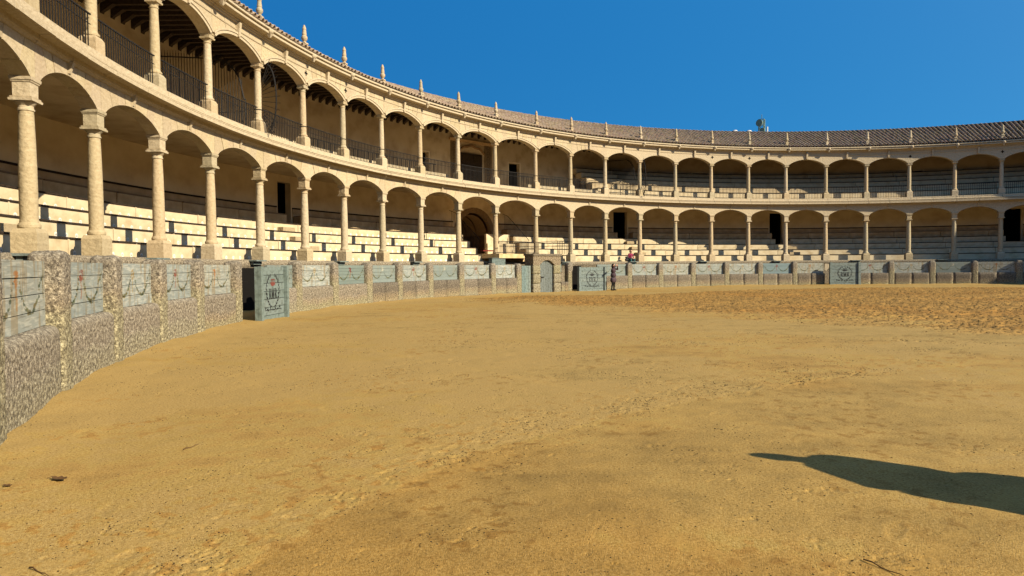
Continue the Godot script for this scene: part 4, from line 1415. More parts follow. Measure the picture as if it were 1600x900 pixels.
func burladero(a0: float, a1: float, h: float, label: String, red_crown: bool):
	var am := (a0 + a1) / 2.0
	var r := 32.28
	var w := (a1 - a0) * r
	var gy := -0.13 * exp(-pow((am + 1.62) / 0.33, 2.0))
	var o := group_node("shelter_screen", self, frame(am, r, gy))
	tag(o, label, "shelter screen", "shelter screens in front of the barrier")
	var n := 7
	var tint := Color(0.95, 1.0, 0.98) if red_crown else Color(0.98, 1.02, 1.06)
	for k in n:
		var mb := Mb.new()
		var y0 := lerpf(-0.1, h - 0.02, float(k) / n) + 0.008
		var y1 := lerpf(-0.1, h - 0.02, float(k + 1) / n) - 0.008
		var tone := rng.randf_range(0.86, 1.06)
		mb.box(Transform3D(Basis.IDENTITY, Vector3(0, (y0 + y1) / 2.0, rng.randf_range(-0.006, 0.004) - 0.03)), Vector3(w - 0.36, y1 - y0, 0.06), Color(tint.r * tone, tint.g * tone, tint.b * tone))
		put("plank", mb.mesh(), M.blue, o)
	var bk := Mb.new()
	bk.box(Transform3D(Basis.IDENTITY, Vector3(0, h / 2.0 - 0.08, -0.085)), Vector3(w - 0.38, h, 0.03), Color(0.35, 0.35, 0.33))
	put("backing", bk.mesh(), M.blue, o)
	for s in [-1.0, 1.0]:
		var sb := group_node("side_post", o, Transform3D(Basis.IDENTITY, Vector3(s * (w / 2.0 - 0.09), 0, 0)))
		for k in 2:
			var mb := Mb.new()
			var tone := rng.randf_range(0.82, 1.08)
			mb.box(Transform3D(Basis.IDENTITY, Vector3(s * rng.randf_range(-0.006, 0.006), h / 2.0 - 0.05 + rng.randf_range(-0.01, 0.01), 0.055 - k * 0.105)), Vector3(0.18, h + 0.1, 0.098), Color(tint.r * tone, tint.g * tone, tint.b * tone))
			put("board", mb.mesh(), M.blue, sb)
	var wr := Mb.new()
	for s in [-1.0, 1.0]:
		for k in 10:
			var t := lerpf(0.10, 0.86, k / 9.0) * PI
			var p := Vector2(s * sin(t) * 0.52 * (1.0 - 0.1 * cos(t)), 0.90 - cos(t) * 0.50)
			var d := Vector2(s * cos(t), sin(t)).normalized()
			leaf_shape(wr, p, (d + Vector2(s * 0.5, 0.1)).normalized(), 0.125, 0.026, 0.006)
			leaf_shape(wr, p - d * 0.03, (d - Vector2(s * 0.55, 0.0)).normalized(), 0.10, 0.022, 0.006)
	put("wreath", wr.mesh(), M.black_paint, o, Transform3D(Basis.IDENTITY, Vector3(0, -0.02, 0.003)))
	var cr := Mb.new()
	for k in 5:
		var t := lerpf(-0.9, 0.9, k / 4.0)
		leaf_shape(cr, Vector2(t * 0.10, 1.10), Vector2(sin(t), cos(t)), 0.17, 0.035, 0.006)
		leaf_shape(cr, Vector2(t * 0.15, 1.25), Vector2(0, 1), 0.055, 0.025, 0.008)
	leaf_shape(cr, Vector2(-0.15, 1.10), Vector2(1, 0), 0.30, 0.03, 0.007)
	put("crown_emblem", cr.mesh(), M.red_paint if red_crown else M.black_paint, o, Transform3D(Basis.IDENTITY, Vector3(0, -0.03, 0.003)))
	var tb := Mb.new()
	var fnt := SystemFont.new()
	fnt.font_names = PackedStringArray(["Droid Serif"])
	for e in [["R", -0.235], ["M", 0.0], ["R", 0.235]]:
		var tm := TextMesh.new()
		tm.text = e[0]
		tm.font = fnt
		tm.font_size = 40
		tm.pixel_size = 0.0105
		tm.depth = 0.006
		tb.add_mesh(tm, Transform3D(Basis.IDENTITY.scaled(Vector3(0.62 if e[0] == "M" else 0.72, 1.05, 1.0)), Vector3(e[1], 0.80, 0.006)))
	put("monogram", tb.mesh(), M.black_paint, o)
	var sc := Mb.new()
	for k in 26:
		var x := lerpf(-0.66, 0.66, k / 25.0)
		var y := 0.315 + 0.035 * sin(k * 0.9) + 0.03 * pow(absf(x) / 0.66, 2.0)
		leaf_shape(sc, Vector2(x, y), Vector2(cos(k * 1.7), 0.5 * sin(k * 1.7) + 0.35).normalized(), rng.randf_range(0.06, 0.11), 0.018, 0.006)
		if k < 25:
			leaf_shape(sc, Vector2(x, 0.31), Vector2(1, 0.08 * sin(k * 1.0)).normalized(), 0.07, 0.010, 0.006)
	put("scroll", sc.mesh(), M.black_paint, o, Transform3D(Basis.IDENTITY, Vector3(0, 0, 0.003)))
	# brackets back to the barrier
	var br := Mb.new()
	for s in [-1.0, 1.0]:
		br.bar(Vector3(s * (w / 2.0 - 0.1), 1.2, -0.36), Vector3(s * (w / 2.0 - 0.1), 1.2, -0.5), 0.02)
	put("bracket", br.mesh(), M.iron, o)

func build_burladeros():
	burladero(-2.4647, -2.3929, 1.66, "nearest blue wooden shelter screen, with a reddish crown over its monogram", true)
	burladero(-1.5600, -1.4805, 1.66, "blue wooden shelter screen between the stone gateway and the standing photographer", false)
	burladero(-0.8800, -0.8065, 1.74, "farthest blue wooden shelter screen, standing alone towards the right of the barrier", false)
	# small blue hatch boards seen through the openings
	for e in [[-2.474, -2.452, 34.2, 0.95, 1.72, "narrow blue board hanging in the dark opening beside the nearest shelter screen"], [-1.5645, -1.551, 34.3, 1.2, 1.75, "narrow blue board in the dark opening left of the middle shelter screen"]]:
		var mb := Mb.new()
		mb.sweep([Vector2(e[2], e[3]), Vector2(e[2] + 0.05, e[3]), Vector2(e[2] + 0.05, e[4]), Vector2(e[2], e[4])], e[0], e[1], 1, Color(0.8, 0.95, 1.05))
		mb.sweep([Vector2(e[2] + 0.051, -0.1), Vector2(e[2] + 0.11, -0.1), Vector2(e[2] + 0.11, e[4] - 0.1), Vector2(e[2] + 0.051, e[4] - 0.1)], (e[0] + e[1]) / 2.0 - 0.001, (e[0] + e[1]) / 2.0 + 0.001, 1, Color(0.5, 0.6, 0.65))
		tag(put("hatch_board", mb.mesh(), M.blue), e[5], "board")

# ---------------------------------------------------------------- gateway, gate leaf and balcony
func build_gateway():
	var gy := -0.13
	var am := -1.6355
	var t := frame(am, 32.80, gy)
	var o := group_node("stone_gateway", self, t)
	tag(o, "tall stone gateway block with a round-topped grey plank door in the barrier", "gateway")
	var w := 2.60
	var d0 := -0.64      # door from d0 to d1, local x
	var d1 := 0.64
	var spring := 1.72
	var rise := 0.42
	var T := Transform3D.IDENTITY
	for s in [[-w / 2.0, d0], [d1, w / 2.0]]:
		for k in 3:
			var mb := Mb.new()
			var y0: float = [-0.2, 0.62, 1.24][k]
			var y1: float = [0.615, 1.235, 1.80][k]
			var tone := rng.randf_range(0.9, 1.15)
			rough_block(mb, Transform3D(Basis.IDENTITY, Vector3((s[0] + s[1]) / 2.0, (y0 + y1) / 2.0, -0.35)), Vector3(s[1] - s[0] - 0.008, y1 - y0, 0.8 + rng.randf_range(-0.02, 0.02)), Vector3i(7, 5, 5), 0.018, 0.03, Color(1.25 * tone, 1.08 * tone, 0.84 * tone))
			put("gate_stone", mb.mesh(true), M.rough, o)
	var lin_ := Mb.new()
	var n := 14
	for k in n:
		var x0 := lerpf(-w / 2.0, w / 2.0, float(k) / n)
		var x1 := lerpf(-w / 2.0, w / 2.0, float(k + 1) / n)
		var f := func(x: float) -> float: return 1.80 if absf(x) > 0.64 else spring + rise * sqrt(maxf(0.0, 1.0 - pow(x / 0.645, 2.0)))
		var y0: float = maxf(1.803, f.call(x0))
		var y1: float = maxf(1.803, f.call(x1))
		lin_.hexa([Vector3(x0, y0, -0.74), Vector3(x1, y1, -0.74), Vector3(x1, y1, 0.05), Vector3(x0, y0, 0.05), Vector3(x0, 2.42, -0.74), Vector3(x1, 2.42, -0.74), Vector3(x1, 2.42, 0.05), Vector3(x0, 2.42, 0.05)], Color(0.95, 0.86, 0.74))
	put("lintel_stone", lin_.mesh(), M.rough, o)
	var cp := Mb.new()
	cp.hexa([Vector3(-w / 2.0 - 0.05, 2.423, -0.80), Vector3(w / 2.0 + 0.05, 2.423, -0.80), Vector3(w / 2.0 + 0.05, 2.423, 0.11), Vector3(-w / 2.0 - 0.05, 2.423, 0.11),
		Vector3(-w / 2.0 - 0.05, 2.55, -0.80), Vector3(w / 2.0 + 0.05, 2.55, -0.80), Vector3(w / 2.0 + 0.05, 2.55, 0.11), Vector3(-w / 2.0 - 0.05, 2.55, 0.11)], Color(0.8, 0.76, 0.7))
	put("coping", cp.mesh(), M.rough, o)
	var door := group_node("door", o, Transform3D(Basis.IDENTITY, Vector3(0, 0, -0.10)))
	for k in 6:
		var x0 := lerpf(-0.66, 0.66, k / 6.0) + 0.004
		var x1 := lerpf(-0.66, 0.66, (k + 1) / 6.0) - 0.004
		var mb := Mb.new()
		var tone := rng.randf_range(0.85, 1.1)
		var top0 := spring + rise * sqrt(maxf(0.0, 1.0 - pow(x0 / 0.67, 2.0))) + 0.03
		var top1 := spring + rise * sqrt(maxf(0.0, 1.0 - pow(x1 / 0.67, 2.0))) + 0.03
		mb.hexa([Vector3(x0, -0.1, -0.04), Vector3(x1, -0.1, -0.04), Vector3(x1, -0.1, 0.0), Vector3(x0, -0.1, 0.0), Vector3(x0, top0, -0.04), Vector3(x1, top1, -0.04), Vector3(x1, top1, 0.0), Vector3(x0, top0, 0.0)], Color(tone, tone, tone))
		put("plank", mb.mesh(), M.grey_door, door)
	var hd := Mb.new()
	hd.box(Transform3D(Basis.IDENTITY, Vector3(-0.42, 1.02, 0.03)), Vector3(0.46, 0.05, 0.03))
	hd.box(Transform3D(Basis.IDENTITY, Vector3(-0.50, 0.92, 0.03)), Vector3(0.08, 0.34, 0.04))
	hd.bar(Vector3(-0.62, 1.04, 0.05), Vector3(-0.30, 1.04, 0.05), 0.016)
	put("bolt", hd.mesh(), M.iron, door)
	# blue plank gate leaf to its left
	var a0 := -1.7045
	var a1 := -1.6785
	var g := group_node("plank_gate", self, frame((a0 + a1) / 2.0, 32.93, gy))
	tag(g, "narrow blue gate leaf of upright planks left of the stone gateway", "gate")
	var gw := (a1 - a0) * 32.93
	for k in 4:
		var mb := Mb.new()
		var tone := rng.randf_range(0.85, 1.1)
		mb.box(Transform3D(Basis.IDENTITY, Vector3(lerpf(-gw / 2.0, gw / 2.0, (k + 0.5) / 4.0), 0.88, rng.randf_range(-0.008, 0.008))), Vector3(gw / 4.0 - 0.012, 1.80, 0.05), Color(0.95 * tone, 1.08 * tone, 1.12 * tone))
		put("plank", mb.mesh(), M.blue, g)
	var gb := Mb.new()
	for y in [0.25, 1.5]:
		gb.box(Transform3D(Basis.IDENTITY, Vector3(0, y, -0.05)), Vector3(gw, 0.12, 0.05))
	put("batten", gb.mesh(), M.blue, g)
	var sw := Mb.new()
	for k in 9:
		var x := lerpf(-0.3, 0.3, k / 8.0)
		leaf_shape(sw, Vector2(x, 1.20 - 0.12 * (1.0 - pow(x / 0.3, 2.0))), Vector2(1, 0.3).normalized(), 0.08, 0.014, 0.005, Color(1, 1, 1))
	put("painted_swag", sw.mesh(), M.grey_door, g, Transform3D(Basis.IDENTITY, Vector3(0, 0, 0.034)))
	# the balcony that bridges the alley from the stand to the gateway
	var b := group_node("balcony")
	tag(b, "iron-railed balcony with brown deck edge bridging the alley beside the stone gateway", "balcony")
	var mb2 := Mb.new()
	mb2.sweep([Vector2(34.55, 2.16), Vector2(36.6, 2.16), Vector2(36.6, 2.44), Vector2(34.55, 2.44)], -1.714, -1.602, 6, Color(1.2, 1.1, 0.9))
	put("deck", mb2.mesh(), M.dado, b)
	mb2 = Mb.new()
	for e in [3.24, 2.92, 2.50]:
		mb2.sweep([Vector2(34.60, e), Vector2(34.64, e), Vector2(34.64, e + 0.035), Vector2(34.60, e + 0.035)], -1.712, -1.604, 6)
	for e in [3.30, 2.98]:
		mb2.bar(P(-1.604, 34.62, e - 0.04), P(-1.598, 33.0, e), 0.018)
		mb2.bar(P(-1.598, 33.0, e), P(-1.559, 33.0, e), 0.018)
		mb2.bar(P(-1.559, 33.0, e), P(-1.556, 35.1, e), 0.018)
	put("rail", mb2.mesh(), M.iron, b)
	for k in 33:
		var bb := Mb.new()
		var p := P(lerpf(-1.712, -1.604, k / 32.0), 34.62, 0)
		bb.bar(p + Vector3(0, 2.44, 0), p + Vector3(0, 3.26, 0), 0.016)
		put("bar", bb.mesh(), M.iron, b)
	for k in 9:
		var bb := Mb.new()
		var p := P(lerpf(-1.598, -1.559, k / 8.0), 33.0, 0)
		bb.bar(p + Vector3(0, 2.42, 0), p + Vector3(0, 3.31, 0), 0.016)
		put("bar", bb.mesh(), M.iron, b)
	var rb := Mb.new()
	rb.sweep([Vector2(36.8, 2.66), Vector2(37.1, 2.66), Vector2(37.1, 2.74), Vector2(36.8, 2.74)], -1.692, -1.664, 3)
	tag(put("red_cushion", rb.mesh(), M.red_cloth), "red padded bench cushion at the mouth of the arched passage", "cushion")
	for e in [[-1.714, "small grey-green wooden box on the wall left of the balcony", 34.75, 1.25], [-1.664, "whitewashed low wall behind the balcony bars", 37.9, 0]]:
		if e[3] > 0:
			var box := Mb.new()
			box.box(frame(e[0], e[2], 1.86), Vector3(1.25, 0.55, 0.3), Color(0.8, 0.85, 0.85))
			box.box(frame(e[0], e[2], 2.15), Vector3(1.32, 0.04, 0.36), Color(0.7, 0.75, 0.75))
			tag(put("wooden_box", box.mesh(), M.blue), e[1], "box")
	var wl := Mb.new()
	wl.sweep([Vector2(37.95, 2.46), Vector2(38.15, 2.46), Vector2(38.15, 3.25), Vector2(37.95, 3.25)], -1.652, -1.5835, 4)
	wl.sweep([Vector2(38.6, 2.46), Vector2(38.8, 2.46), Vector2(38.8, 3.95), Vector2(38.6, 3.95)], -1.640, -1.5835, 4)
	tag(put("low_wall", wl.mesh(), M.cream), "cream low stepped wall behind the balcony bars", "wall")

# ---------------------------------------------------------------- people: one smooth body each, from tapered capsules
# bone: [from, to, radius from, radius to, colour]
func body_mesh(mb: Mb, bones: Array, cell: float, k: float):
	var lo := Vector3.INF
	var hi := -Vector3.INF
	for b in bones:
		var r: float = maxf(b[2], b[3]) + cell * 3.0
		for e in 2:
			var p: Vector3 = b[e]
			lo = lo.min(p - Vector3.ONE * r)
			hi = hi.max(p + Vector3.ONE * r)
	var nx := int((hi.x - lo.x) / cell) + 2
	var ny := int((hi.y - lo.y) / cell) + 2
	var nz := int((hi.z - lo.z) / cell) + 2
	var f := PackedFloat32Array()
	f.resize(nx * ny * nz)
	f.fill(1.0)
	var best := PackedFloat32Array()
	best.resize(nx * ny * nz)
	best.fill(9.0)
	var who := PackedInt32Array()
	who.resize(nx * ny * nz)
	for bi in bones.size():
		var b: Array = bones[bi]
		var a: Vector3 = b[0]
		var d: Vector3 = b[1] - a
		var dd := maxf(d.length_squared(), 1e-9)
		var r: float = maxf(b[2], b[3]) + cell * 3.0 + k
		var l0 := ((a.min(b[1]) - Vector3.ONE * r - lo) / cell).max(Vector3.ZERO)
		var h0 := ((a.max(b[1]) + Vector3.ONE * r - lo) / cell)
		for iz in range(int(l0.z), mini(nz, int(h0.z) + 1)):
			for iy in range(int(l0.y), mini(ny, int(h0.y) + 1)):
				for ix in range(int(l0.x), mini(nx, int(h0.x) + 1)):
					var p := lo + Vector3(ix, iy, iz) * cell
					var t := clampf((p - a).dot(d) / dd, 0.0, 1.0)
					var dist := (p - a - d * t).length() - lerpf(b[2], b[3], t)
					var id := (iz * ny + iy) * nx + ix
					var g := f[id]
					var h := clampf(0.5 + 0.5 * (g - dist) / k, 0.0, 1.0)
					f[id] = lerpf(g, dist, h) - k * h * (1.0 - h)
					if dist < best[id]:
						best[id] = dist
						who[id] = bi
	var vid := {}
	var pos := []
	var nor := []
	var col := []
	var corner := [Vector3i(0, 0, 0), Vector3i(1, 0, 0), Vector3i(0, 1, 0), Vector3i(1, 1, 0), Vector3i(0, 0, 1), Vector3i(1, 0, 1), Vector3i(0, 1, 1), Vector3i(1, 1, 1)]
	var edges := [[0, 1], [2, 3], [4, 5], [6, 7], [0, 2], [1, 3], [4, 6], [5, 7], [0, 4], [1, 5], [2, 6], [3, 7]]
	for iz in nz - 1:
		for iy in ny - 1:
			for ix in nx - 1:
				var id := (iz * ny + iy) * nx + ix
				var c := [f[id], f[id + 1], f[id + nx], f[id + nx + 1], f[id + nx * ny], f[id + nx * ny + 1], f[id + nx * ny + nx], f[id + nx * ny + nx + 1]]
				var m := 0
				for q in 8:
					if c[q] < 0.0: m += 1
				if m == 0 or m == 8:
					continue
				var s := Vector3.ZERO
				var cnt := 0
				for e in edges:
					var u: float = c[e[0]]
					var w: float = c[e[1]]
					if (u < 0.0) != (w < 0.0):
						s += Vector3(corner[e[0]]).lerp(Vector3(corner[e[1]]), u / (u - w))
						cnt += 1
				vid[id] = pos.size()
				pos.append(lo + (Vector3(ix, iy, iz) + s / cnt) * cell)
				nor.append(Vector3(c[1] + c[3] + c[5] + c[7] - c[0] - c[2] - c[4] - c[6], c[2] + c[3] + c[6] + c[7] - c[0] - c[1] - c[4] - c[5], c[4] + c[5] + c[6] + c[7] - c[0] - c[1] - c[2] - c[3]).normalized())
				col.append(bones[who[id]][4])
	var step := [1, nx, nx * ny]
	for id in vid:
		for ax in 3:
			var g0 := f[id]
			var g1 := f[id + step[ax]]
			if (g0 < 0.0) == (g1 < 0.0):
				continue
			var s1: int = step[(ax + 1) % 3]
			var s2: int = step[(ax + 2) % 3]
			var q := [id, id - s1, id - s1 - s2, id - s2]
			if not (vid.has(q[1]) and vid.has(q[2]) and vid.has(q[3])):
				continue
			var order := [0, 1, 2, 0, 2, 3] if g0 > 0.0 else [0, 2, 1, 0, 3, 2]
			for e in order:
				var vi: int = vid[q[e]]
				mb.v.append(pos[vi])
				mb.n.append(nor[vi])
				mb.c.append(col[vi])
				mb.u.append(Vector2.ZERO)

func head(bones: Array, c: Vector3, face: Vector3, skin: Color):
	var rt := face.cross(Vector3.UP).normalized()
	bones.append([c + Vector3(0, 0.025, 0), c + Vector3(0, 0.02, 0) - face * 0.02, 0.088, 0.09, skin])
	bones.append([c + Vector3(0, -0.05, 0) + face * 0.03, c + Vector3(0, -0.085, 0) + face * 0.045, 0.058, 0.036, skin])
	bones.append([c + face * 0.088 + Vector3(0, 0.005, 0), c + face * 0.105 + Vector3(0, -0.022, 0), 0.009, 0.013, skin])
	for s in [-1.0, 1.0]:
		bones.append([c + rt * s * 0.084 + Vector3(0, -0.005, 0), c + rt * s * 0.088 + Vector3(0, 0.02, 0) - face * 0.012, 0.012, 0.016, skin])
		bones.append([c + rt * s * 0.032 + face * 0.081 + Vector3(0, 0.012, 0), c + rt * s * 0.036 + face * 0.081 + Vector3(0, 0.012, 0), 0.010, 0.010, Color(0.03, 0.02, 0.02)])
	bones.append([c - rt * 0.020 + face * 0.078 + Vector3(0, -0.058, 0), c + rt * 0.020 + face * 0.078 + Vector3(0, -0.058, 0), 0.008, 0.008, Color(0.3, 0.11, 0.09)])

func hand(bones: Array, w: Vector3, dir: Vector3, palm: Vector3, skin: Color):   # wrist, pointing direction, palm normal
	var side := dir.cross(palm).normalized()
	bones.append([w, w + dir * 0.075, 0.022, 0.030, skin])
	var len_ := [0.062, 0.075, 0.07, 0.055]
	for k in 4:
		var s := side * (k - 1.5) * 0.019
		var k0 := w + dir * 0.088 + s
		var k1: Vector3 = k0 + (dir * 0.8 + palm * 0.5).normalized() * len_[k] * 0.55
		bones.append([k0, k1, 0.0095, 0.0085, skin])
		bones.append([k1, k1 + (dir * 0.3 + palm * 0.9).normalized() * len_[k] * 0.5, 0.0085, 0.007, skin])
	var tb := w + dir * 0.03 - side * 0.024
	bones.append([tb, tb - side * 0.03 + dir * 0.03 + palm * 0.015, 0.012, 0.010, skin])

func person(t: Transform3D, label: String, parts: Dictionary) -> Node3D:
	var o := group_node("person", self, t)
	tag(o, label, "person")
	var b := Mb.new()
	body_mesh(b, parts.body, 0.020, 0.035)
	body_mesh(b, parts.head, 0.008, 0.012)
	for h in parts.hands:
		body_mesh(b, h, 0.006, 0.007)
	put("body", b.mesh(), M.cloth, o)
	for e in parts.extra:
		var m := Mb.new()
		body_mesh(m, e[1], e[2], 0.03)
		put(e[0], m.mesh(), M.cloth, o)
	return o

func build_people():
	var skin := Color(0.42, 0.25, 0.17)
	var coat := Color(0.055, 0.038, 0.044)
	var leg := Color(0.014, 0.013, 0.015)
	var shoe := Color(0.02, 0.018, 0.018)
	var hair := Color(0.018, 0.012, 0.01)
	# standing, coat to the knee, both arms up, a phone at the eyes
	var F := Vector3(0.12, 0, 1).normalized()
	var body := [
		[Vector3(0.19, 0.03, 0.10), Vector3(0.20, 0.045, -0.06), 0.035, 0.045, shoe], [Vector3(0.20, 0.08, -0.05), Vector3(0.16, 0.48, -0.01), 0.045, 0.064, leg], [Vector3(0.16, 0.48, -0.01), Vector3(0.10, 0.90, 0.0), 0.066, 0.095, leg],
		[Vector3(-0.19, 0.03, 0.12), Vector3(-0.20, 0.045, -0.04), 0.035, 0.045, shoe], [Vector3(-0.20, 0.08, -0.03), Vector3(-0.16, 0.48, 0.01), 0.045, 0.064, leg], [Vector3(-0.16, 0.48, 0.01), Vector3(-0.10, 0.90, 0.0), 0.066, 0.095, leg],
		[Vector3(0.07, 0.94, 0), Vector3(-0.07, 0.94, 0), 0.125, 0.125, coat], [Vector3(0, 1.0, 0), Vector3(0, 1.30, -0.01), 0.13, 0.135, coat], [Vector3(0.10, 1.38, -0.01), Vector3(-0.10, 1.38, -0.01), 0.09, 0.09, coat],
		[Vector3(0, 1.42, 0), Vector3(0, 1.52, 0.015), 0.055, 0.05, skin],
		[Vector3(0.18, 1.40, 0), Vector3(0.40, 1.38, 0.12), 0.062, 0.05, coat], [Vector3(0.40, 1.38, 0.12), Vector3(0.12, 1.58, 0.24), 0.048, 0.036, coat],
		[Vector3(-0.18, 1.40, 0), Vector3(-0.39, 1.36, 0.12), 0.062, 0.05, coat], [Vector3(-0.39, 1.36, 0.12), Vector3(-0.09, 1.58, 0.24), 0.048, 0.036, coat]]
	var hd := []
	head(hd, Vector3(0, 1.615, 0.03), F, skin)
	var h1 := []
	hand(h1, Vector3(0.11, 1.59, 0.25), Vector3(-0.35, 0.9, 0.1).normalized(), Vector3(-0.5, 0, -0.6).normalized(), skin)
	var h2 := []
	hand(h2, Vector3(-0.08, 1.59, 0.25), Vector3(0.35, 0.9, 0.1).normalized(), Vector3(0.5, 0, -0.6).normalized(), skin)
	var gy := -0.13 * exp(-pow((-1.469 + 1.62) / 0.33, 2.0))
	var p1 := person(frame(-1.4695, 31.90, gy) * Transform3D(Basis(Vector3.UP, 0.40).scaled(Vector3(1.06, 1.06, 1.06)), Vector3.ZERO), "standing person in a dark knee-length coat with both arms raised to a phone", {"body": body, "head": hd, "hands": [h1, h2], "extra": [
		["coat", [[Vector3(0.05, 1.28, 0), Vector3(-0.05, 1.28, 0), 0.145, 0.145, coat], [Vector3(0.05, 1.0, 0), Vector3(-0.05, 1.0, 0), 0.165, 0.165, coat], [Vector3(0.12, 0.72, 0.0), Vector3(-0.12, 0.72, 0.0), 0.150, 0.150, Color(0.065, 0.045, 0.052)], [Vector3(0.13, 0.64, 0.0), Vector3(-0.13, 0.64, 0.0), 0.14, 0.14, coat]], 0.022],
		["hair", [[Vector3(0, 1.66, -0.01), Vector3(0, 1.60, -0.05), 0.10, 0.085, hair], [Vector3(0, 1.56, -0.06), Vector3(0, 1.42, -0.06), 0.07, 0.06, hair]], 0.012]]})
	p1.set_meta("group", "")
	p1.remove_meta("group")
	var ph := Mb.new()
	ph.box(frame(-1.4695, 31.90, gy) * Transform3D(Basis(Vector3.UP, 0.40).scaled(Vector3(1.06, 1.06, 1.06)), Vector3(0.02, 1.70, 0.26)), Vector3(0.15, 0.075, 0.010))
	tag(put("phone", ph.mesh(), M.black_paint), "small dark phone held up by the standing person in the coat", "phone")
	# sitting on the stand wall beside a column
	var top := Color(0.20, 0.028, 0.065)
	var jeans := Color(0.045, 0.12, 0.12)
	body = [[Vector3(0.10, 0.10, 0.02), Vector3(-0.10, 0.10, 0.02), 0.11, 0.11, jeans], [Vector3(0.10, 0.12, 0.04), Vector3(0.15, 0.14, 0.36), 0.085, 0.062, jeans], [Vector3(0.15, 0.14, 0.36), Vector3(0.14, -0.28, 0.40), 0.058, 0.042, jeans],
		[Vector3(-0.10, 0.12, 0.04), Vector3(-0.16, 0.14, 0.35), 0.085, 0.062, jeans], [Vector3(-0.16, 0.14, 0.35), Vector3(-0.15, -0.28, 0.38), 0.058, 0.042, jeans],
		[Vector3(0.14, -0.33, 0.40), Vector3(0.15, -0.36, 0.54), 0.042, 0.034, shoe], [Vector3(-0.15, -0.33, 0.38), Vector3(-0.16, -0.36, 0.52), 0.042, 0.034, shoe],
		[Vector3(0, 0.18, 0.02), Vector3(0, 0.44, 0.05), 0.125, 0.13, top], [Vector3(0.10, 0.53, 0.06), Vector3(-0.10, 0.53, 0.06), 0.085, 0.085, top], [Vector3(0, 0.56, 0.07), Vector3(0, 0.66, 0.10), 0.052, 0.048, skin],
		[Vector3(0.17, 0.53, 0.06), Vector3(0.23, 0.28, 0.12), 0.056, 0.046, top], [Vector3(0.23, 0.28, 0.12), Vector3(0.10, 0.24, 0.33), 0.044, 0.034, top],
		[Vector3(-0.17, 0.53, 0.06), Vector3(-0.23, 0.28, 0.12), 0.056, 0.046, top], [Vector3(-0.23, 0.28, 0.12), Vector3(-0.10, 0.24, 0.33), 0.044, 0.034, top]]
	hd = []
	head(hd, Vector3(0, 0.76, 0.12), Vector3(0.2, -0.15, 1).normalized(), skin)
	h1 = []
	hand(h1, Vector3(0.10, 0.24, 0.34), Vector3(-0.6, -0.1, 0.7).normalized(), Vector3(0, -1, 0), skin)
	h2 = []
	hand(h2, Vector3(-0.10, 0.24, 0.34), Vector3(0.6, -0.1, 0.7).normalized(), Vector3(0, -1, 0), skin)
	person(frame(-1.3365, 35.48, 1.95), "person in a maroon top and teal trousers sitting on the stand wall beside a column", {"body": body, "head": hd, "hands": [h1, h2], "extra": [
		["hair", [[Vector3(0, 0.80, 0.08), Vector3(0, 0.75, 0.04), 0.10, 0.085, hair]], 0.012]]})
	var bag := Mb.new()
	body_mesh(bag, [[Vector3(-0.12, 0.10, 0), Vector3(0.08, 0.10, 0), 0.10, 0.10, Color(0.03, 0.03, 0.035)], [Vector3(-0.10, 0.28, 0), Vector3(0.06, 0.28, 0), 0.09, 0.09, Color(0.03, 0.03, 0.035)]], 0.02, 0.03)
	tag(put("bag", bag.mesh(), M.cloth, self, frame(-1.3455, 35.4, 1.95)), "dark bag standing on the stand wall beside the seated person in maroon", "bag")
	# out of the picture to the right: the one whose long shadow falls across the sand
	var jacket := Color(0.08, 0.09, 0.12)
	body = [
		[Vector3(0.10, 0.03, 0.10), Vector3(0.11, 0.045, -0.06), 0.035, 0.045, shoe], [Vector3(0.11, 0.08, -0.05), Vector3(0.105, 0.48, -0.01), 0.045, 0.068, leg], [Vector3(0.105, 0.48, -0.01), Vector3(0.09, 0.90, 0.0), 0.07, 0.10, leg],
		[Vector3(-0.10, 0.03, 0.12), Vector3(-0.11, 0.045, -0.04), 0.035, 0.045, shoe], [Vector3(-0.11, 0.08, -0.03), Vector3(-0.105, 0.48, 0.01), 0.045, 0.068, leg], [Vector3(-0.105, 0.48, 0.01), Vector3(-0.09, 0.90, 0.0), 0.07, 0.10, leg],
		[Vector3(0.08, 0.95, 0), Vector3(-0.08, 0.95, 0), 0.135, 0.135, jacket], [Vector3(0, 1.0, 0), Vector3(0, 1.32, -0.01), 0.145, 0.155, jacket], [Vector3(0.13, 1.42, -0.01), Vector3(-0.13, 1.42, -0.01), 0.10, 0.10, jacket],
		[Vector3(0, 1.45, 0), Vector3(0, 1.57, 0.015), 0.10, 0.085, jacket],
		[Vector3(0.20, 1.41, 0), Vector3(0.22, 1.12, 0.03), 0.068, 0.056, jacket], [Vector3(0.22, 1.12, 0.03), Vector3(0.14, 0.98, 0.22), 0.052, 0.038, jacket],
		[Vector3(-0.20, 1.41, 0), Vector3(-0.44, 1.20, -0.04), 0.070, 0.060, jacket], [Vector3(-0.44, 1.20, -0.04), Vector3(-0.24, 1.04, 0.14), 0.056, 0.038, jacket]]
	hd = []
	head(hd, Vector3(0, 1.64, 0.03), Vector3(0, 0, 1), skin)
	h1 = []
	hand(h1, Vector3(0.135, 0.97, 0.23), Vector3(-0.8, -0.2, 0.5).normalized(), Vector3(-0.3, 0, -1).normalized(), skin)
	h2 = []
	hand(h2, Vector3(-0.23, 1.03, 0.15), Vector3(0.9, -0.3, 0.2).normalized(), Vector3(0.2, 0, -1), skin)
	var L := 1.745 / tan(deg_to_rad(SUN_EL))
	var foot := Vector3(-3.03, 0, 26.95) + Vector3(sin(SUN_A), 0, -cos(SUN_A)) * L
